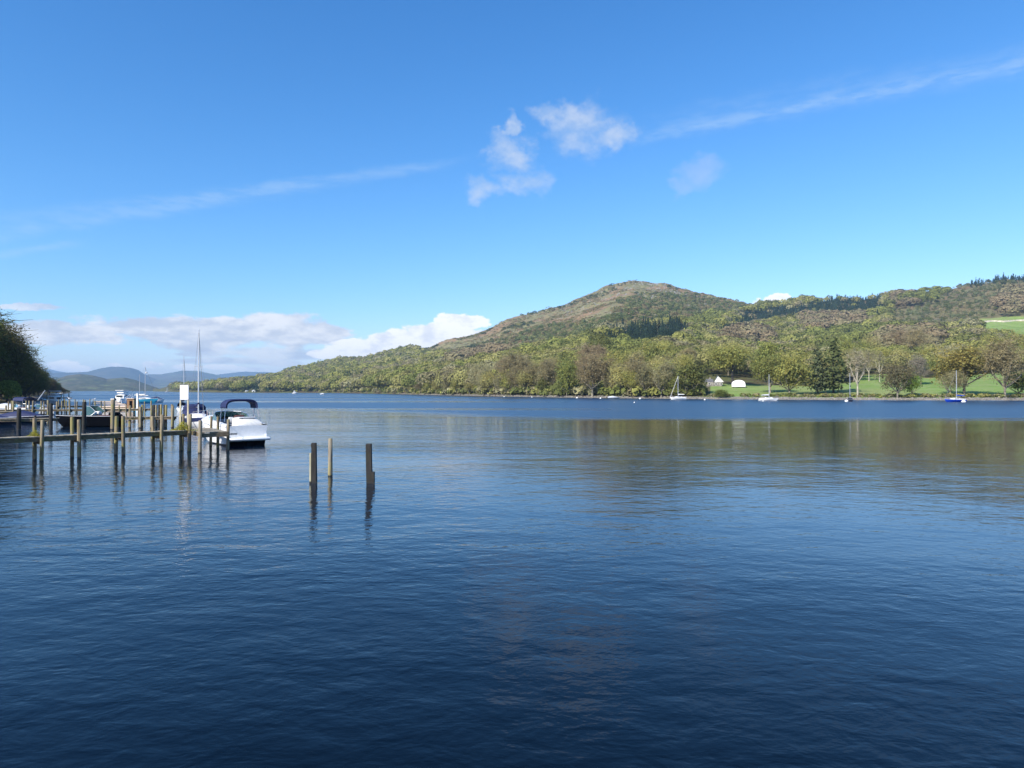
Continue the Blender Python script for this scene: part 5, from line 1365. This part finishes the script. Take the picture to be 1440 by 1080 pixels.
# ------------------------------------------------------------------ world: sky and clouds
SUN_EL = R(37); SUN_AZ = R(-138)      # azimuth measured from +Y towards +X
EXPO = 0.85
def world():
    w = bpy.data.worlds.new('World'); scene.world = w; w.use_nodes = True; nt = w.node_tree; nt.nodes.clear(); N = NT(nt)
    out = N.n('ShaderNodeOutputWorld'); bg = N.n('ShaderNodeBackground'); N.l(bg.outputs[0], out.inputs[0])
    sky = N.n('ShaderNodeTexSky', sky_type='NISHITA'); sky.sun_disc = False; sky.sun_elevation = SUN_EL; sky.sun_rotation = SUN_AZ
    sky.altitude = 50; sky.air_density = 1.0; sky.dust_density = 0.3; sky.ozone_density = 3.0
    STR = 0.10
    d = N.n('ShaderNodeTexCoord').outputs['Generated']
    s = N.n('ShaderNodeSeparateXYZ'); N.l(d, s.inputs[0])
    az = N.m('MULTIPLY', N.m('ARCTAN2', s.outputs[0], s.outputs[1]), 57.2958)
    el = N.m('MULTIPLY', N.m('ARCSINE', s.outputs[2]), 57.2958)
    wv1 = N.noise(N.mapping(d, (1, 1, 1.3), (2, 6, 1)), 16.0, 6, .62); wv2 = N.noise(N.mapping(d, (1, 1, 1.3), (9, 2, 8)), 16.0, 6, .62)
    az0, el0 = az, el
    az = N.m('ADD', az, N.m('MULTIPLY', N.m('SUBTRACT', wv1, .5), N.smooth(el0, 2.0, 12.0, 2.2, 6.0))); el = N.m('ADD', el, N.m('MULTIPLY', N.m('SUBTRACT', wv2, .5), N.smooth(el0, 3.0, 12.0, .7, 4.6)))
    def ae(px, py):
        a = math.atan((px - CX) / F); return math.degrees(a), math.degrees(math.atan((HZ - py) / F * math.cos(a)))
    def blob(px, py, rx, ry, tilt=0.0):
        a, e = ae(px, py); kx = F * math.pi / 180 / math.cos(math.radians(a)) ** 2; ky = F * math.pi / 180 / math.cos(math.radians(a))
        u = N.m('MULTIPLY', N.m('SUBTRACT', az, a), kx / rx); v = N.m('MULTIPLY', N.m('SUBTRACT', el, e), ky / ry)
        if tilt: v = N.m('SUBTRACT', v, N.m('MULTIPLY', u, tilt))
        r2 = N.m('ADD', N.m('MULTIPLY', u, u), N.m('MULTIPLY', v, v))
        return N.m('SUBTRACT', 1.0, r2, clamp=False)
    def union(bl):
        r = None
        for b in bl: r = b if r is None else N.m('MAXIMUM', r, b)
        return N.m('MAXIMUM', r, -3.0)
    nA = N.noise(N.mapping(d, (1, 1, 1.35)), 9.0, 9, .58, .25)
    nB = N.noise(N.mapping(d, (1, 1, 2.2), (3, 1, 2)), 14.0, 8, .6, .2)
    nS = N.noise(N.mapping(d, (1, 1, 2.6), (0, 0, 5)), 7.0, 6, .55, .0)
    nC = N.noise(N.mapping(d, (1, 1, 1.5), (7, 1, 5)), 22.0, 9, .62, .0)
    col = N.vm('SCALE', sky.outputs[0]); col.inputs['Scale'].default_value = STR
    sc_ = N.n('ShaderNodeSeparateColor'); N.l(col.outputs[0], sc_.inputs[0]); cc_ = N.n('ShaderNodeCombineColor')
    for i, (g1, a1) in enumerate(((1.6, 1.30), (1.12, .99), (.95, 1.12))): N.l(N.m('MULTIPLY', N.m('POWER', sc_.outputs[i], g1), a1), cc_.inputs[i])
    col = cc_.outputs[0]
    KE = 1.0 / 2 ** EXPO      # cloud brightness is given as it appears at this exposure
    # 1 contrails and thin cirrus streak
    def dirv(px, py): return Vector(ray(px, py)).normalized()
    def trail(p0, p1, w0, alpha, x0, x1, fade=60, curve=0):
        nonlocal col
        n = dirv(*p0).cross(dirv(*p1)).normalized()
        dt = N.vm('DOT_PRODUCT', d, tuple(n)).outputs['Value']
        wv = N.m('ADD', dt, N.m('MULTIPLY', N.m('SUBTRACT', nC, .5), w0 * 1.3))
        band = N.smooth(N.m('ABSOLUTE', wv), w0, 0.0, 0.0, 1.0)
        a0, _ = ae(x0, 200); a1, _ = ae(x1, 200); fd = math.degrees(fade / F)
        m1 = N.m('MULTIPLY', N.smooth(az, a0, a0 + fd), N.smooth(az, a1 - fd, a1, 1.0, 0.0))
        f = N.m('MULTIPLY', N.m('MULTIPLY', band, m1), N.smooth(N.noise(N.mapping(d, (1, 1, 5)), 26.0, 7, .65), .35, .62, alpha * .25, alpha))
        f = N.m('MULTIPLY', f, N.smooth(el, 0, 2))
        col = N.mix(f, col, (0.62 * KE, 0.80 * KE, 1.0 * KE))
    trail((900, 195), (1440, 88), .012, .22, 870, 1700, 60)
    trail((650, 225), (1440, 84), .028, .12, 880, 1700, 100)
    trail((0, 330), (650, 226), .011, .18, 470, 690, 120)
    trail((0, 328), (650, 226), .014, .22, -300, 640, 200)
    trail((0, 306), (500, 250), .011, .12, -300, 520, 200)
    trail((0, 358), (110, 343), .007, .22, -200, 150, 60)
    # 2 thin drifting cumulus scraps overhead
    def layer(bl, nz, k, lo, hi, amax, c0, c1, shade):
        nonlocal col
        u = union(bl); v = N.m('ADD', u, N.m('MULTIPLY', N.m('SUBTRACT', nz, .5), k))
        a = N.smooth(v, lo, hi, 0.0, amax)
        cc = N.mix(shade, tuple(k * KE for k in c0), tuple(k * KE for k in c1))
        col = N.mix(a, col, cc)
    sh1 = N.smooth(nC, .35, .65)
    layer([blob(815, 178, 50, 34), blob(862, 190, 36, 18), blob(778, 158, 28, 13), blob(806, 158, 18, 20), blob(680, 265, 26, 15), blob(716, 218, 28, 27), blob(734, 252, 36, 19), blob(714, 180, 10, 16)], N.m('ADD', N.m('MULTIPLY', nC, .65), N.m('MULTIPLY', nA, .35)), 5.2, -.75, 1.9, .68, (0.52, 0.66, 0.86), (0.72, 0.79, 0.91), sh1)
    layer([blob(992, 238, 36, 20), blob(968, 256, 24, 14)], N.m('ADD', N.m('MULTIPLY', nC, .6), N.m('MULTIPLY', nA, .4)), 5.0, -.9, 1.5, .42, (0.55, 0.66, 0.86), (0.60, 0.70, 0.88), sh1)
    # 3 low grey-white bank over the far lake, with lit upper edges
    nD = N.noise(N.mapping(d, (1, 1, 1.9), (4, 4, 4)), 30.0, 9, .6, .0)
    nE = N.noise(N.mapping(d, (1, 1, 3.2), (8, 1, 2)), 11.0, 8, .6, .0)
    mixn = N.m('ADD', N.m('MULTIPLY', nE, .55), N.m('MULTIPLY', nD, .45))
    sh2 = N.smooth(N.m('ADD', N.m('MULTIPLY', N.noise(N.mapping(d, (1, 1, 3.0), (4, 7, 1.06)), 17.0, 8, .62), .7), N.m('MULTIPLY', nD, .3)), .40, .60)
    layer([blob(95, 470, 120, 17), blob(210, 462, 110, 15), blob(300, 468, 140, 22), blob(400, 466, 72, 26), blob(450, 470, 40, 16), blob(10, 474, 60, 9), blob(-170, 470, 140, 26)], mixn, 4.6, -.35, .35, .95, (0.66, 0.72, 0.84), (1.02, 1.03, 1.06), sh2)
    layer([blob(400, 497, 110, 9), blob(290, 498, 40, 3), blob(340, 508, 90, 5), blob(40, 432, 60, 4)], mixn, 4.6, -.3, .7, .85, (0.60, 0.68, 0.84), (0.95, 0.98, 1.04), sh2)
    # 4 bright cumulus
    e1 = N.smooth(nD, .30, .55)
    layer([blob(638, 450, 30, 12), blob(664, 455, 26, 11), blob(612, 466, 42, 13), blob(570, 480, 60, 14), blob(520, 490, 60, 12), blob(630, 474, 70, 12), blob(480, 498, 50, 8)], N.m('ADD', N.m('MULTIPLY', nC, .45), N.m('MULTIPLY', nD, .55)), 3.2, -.18, .14, .98, (0.93, 0.97, 1.06), (1.25, 1.25, 1.25), e1)
    layer([blob(1086, 422, 26, 6)], nD, 2.4, -.3, .1, .95, (1.0, 1.03, 1.1), (1.25, 1.25, 1.25), e1)
    layer([blob(88, 515, 22, 8), blob(112, 519, 20, 5), blob(166, 514, 12, 4), blob(218, 513, 14, 6), blob(262, 517, 20, 5), blob(312, 517, 26, 4), blob(350, 519, 30, 3)], nD, 3.2, -.2, .3, .9, (0.85, 0.91, 1.02), (1.2, 1.2, 1.2), e1)
    N.l(col, bg.inputs[0]); bg.inputs[1].default_value = 1.0
    w.cycles.sampling_method = 'MANUAL'; w.cycles.sample_map_resolution = 512
SKYTINT = (1.0, 1.0, 1.0)
world()
sd = bpy.data.lights.new('sun', 'SUN'); sd.energy = 4.2; sd.angle = R(.53); sd.color = (1, .94, .85)
so = bpy.data.objects.new('sun', sd); COL.objects.link(so)
sv = Vector((math.sin(SUN_AZ) * math.cos(SUN_EL), math.cos(SUN_AZ) * math.cos(SUN_EL), math.sin(SUN_EL)))
so.rotation_euler = sv.to_track_quat('Z', 'Y').to_euler()

# haze
def haze():
    mb = MB(); mb.box(((-9000 + 4000) / 2, (-60 + 12900) / 2 , 172), (13000, 12960, 356 + 0.0)); me = mb
    m, nt, out = new_mat('haze'); N = NT(nt); pv = N.n('ShaderNodeVolumePrincipled'); N.l(pv.outputs[0], out.inputs['Volume'])
    pv.inputs['Color'].default_value = (0.42, 0.66, 0.95, 1); pv.inputs['Density'].default_value = 9.5e-5; pv.inputs['Anisotropy'].default_value = 0.1
    o = mb.build('haze', m); o['kind'] = 'stuff'; tag(o, 'thin blue haze over the far lake and fells', 'haze')
haze()

# ------------------------------------------------------------------ camera and render
cd = bpy.data.cameras.new('camera'); cd.sensor_width = 36; cd.lens = F / 1440 * 36; cd.clip_end = 40000; cd.clip_start = .1
co = bpy.data.objects.new('camera', cd); COL.objects.link(co); co.location = (0, 0, CAMZ); co.rotation_euler = (R(90) + TILT, 0, 0); scene.camera = co
scene.view_settings.view_transform = 'Standard'; scene.view_settings.look = 'None'; scene.view_settings.exposure = EXPO; scene.view_settings.gamma = 1
scene.render.engine = 'CYCLES'; cy = scene.cycles
cy.use_denoising = True; cy.max_bounces = 6; cy.diffuse_bounces = 2; cy.glossy_bounces = 3; cy.transmission_bounces = 4; cy.volume_bounces = 0; cy.transparent_max_bounces = 6
cy.caustics_reflective = False; cy.caustics_refractive = False; cy.sample_clamp_indirect = 4
scene.render.resolution_x = 1024; scene.render.resolution_y = 768
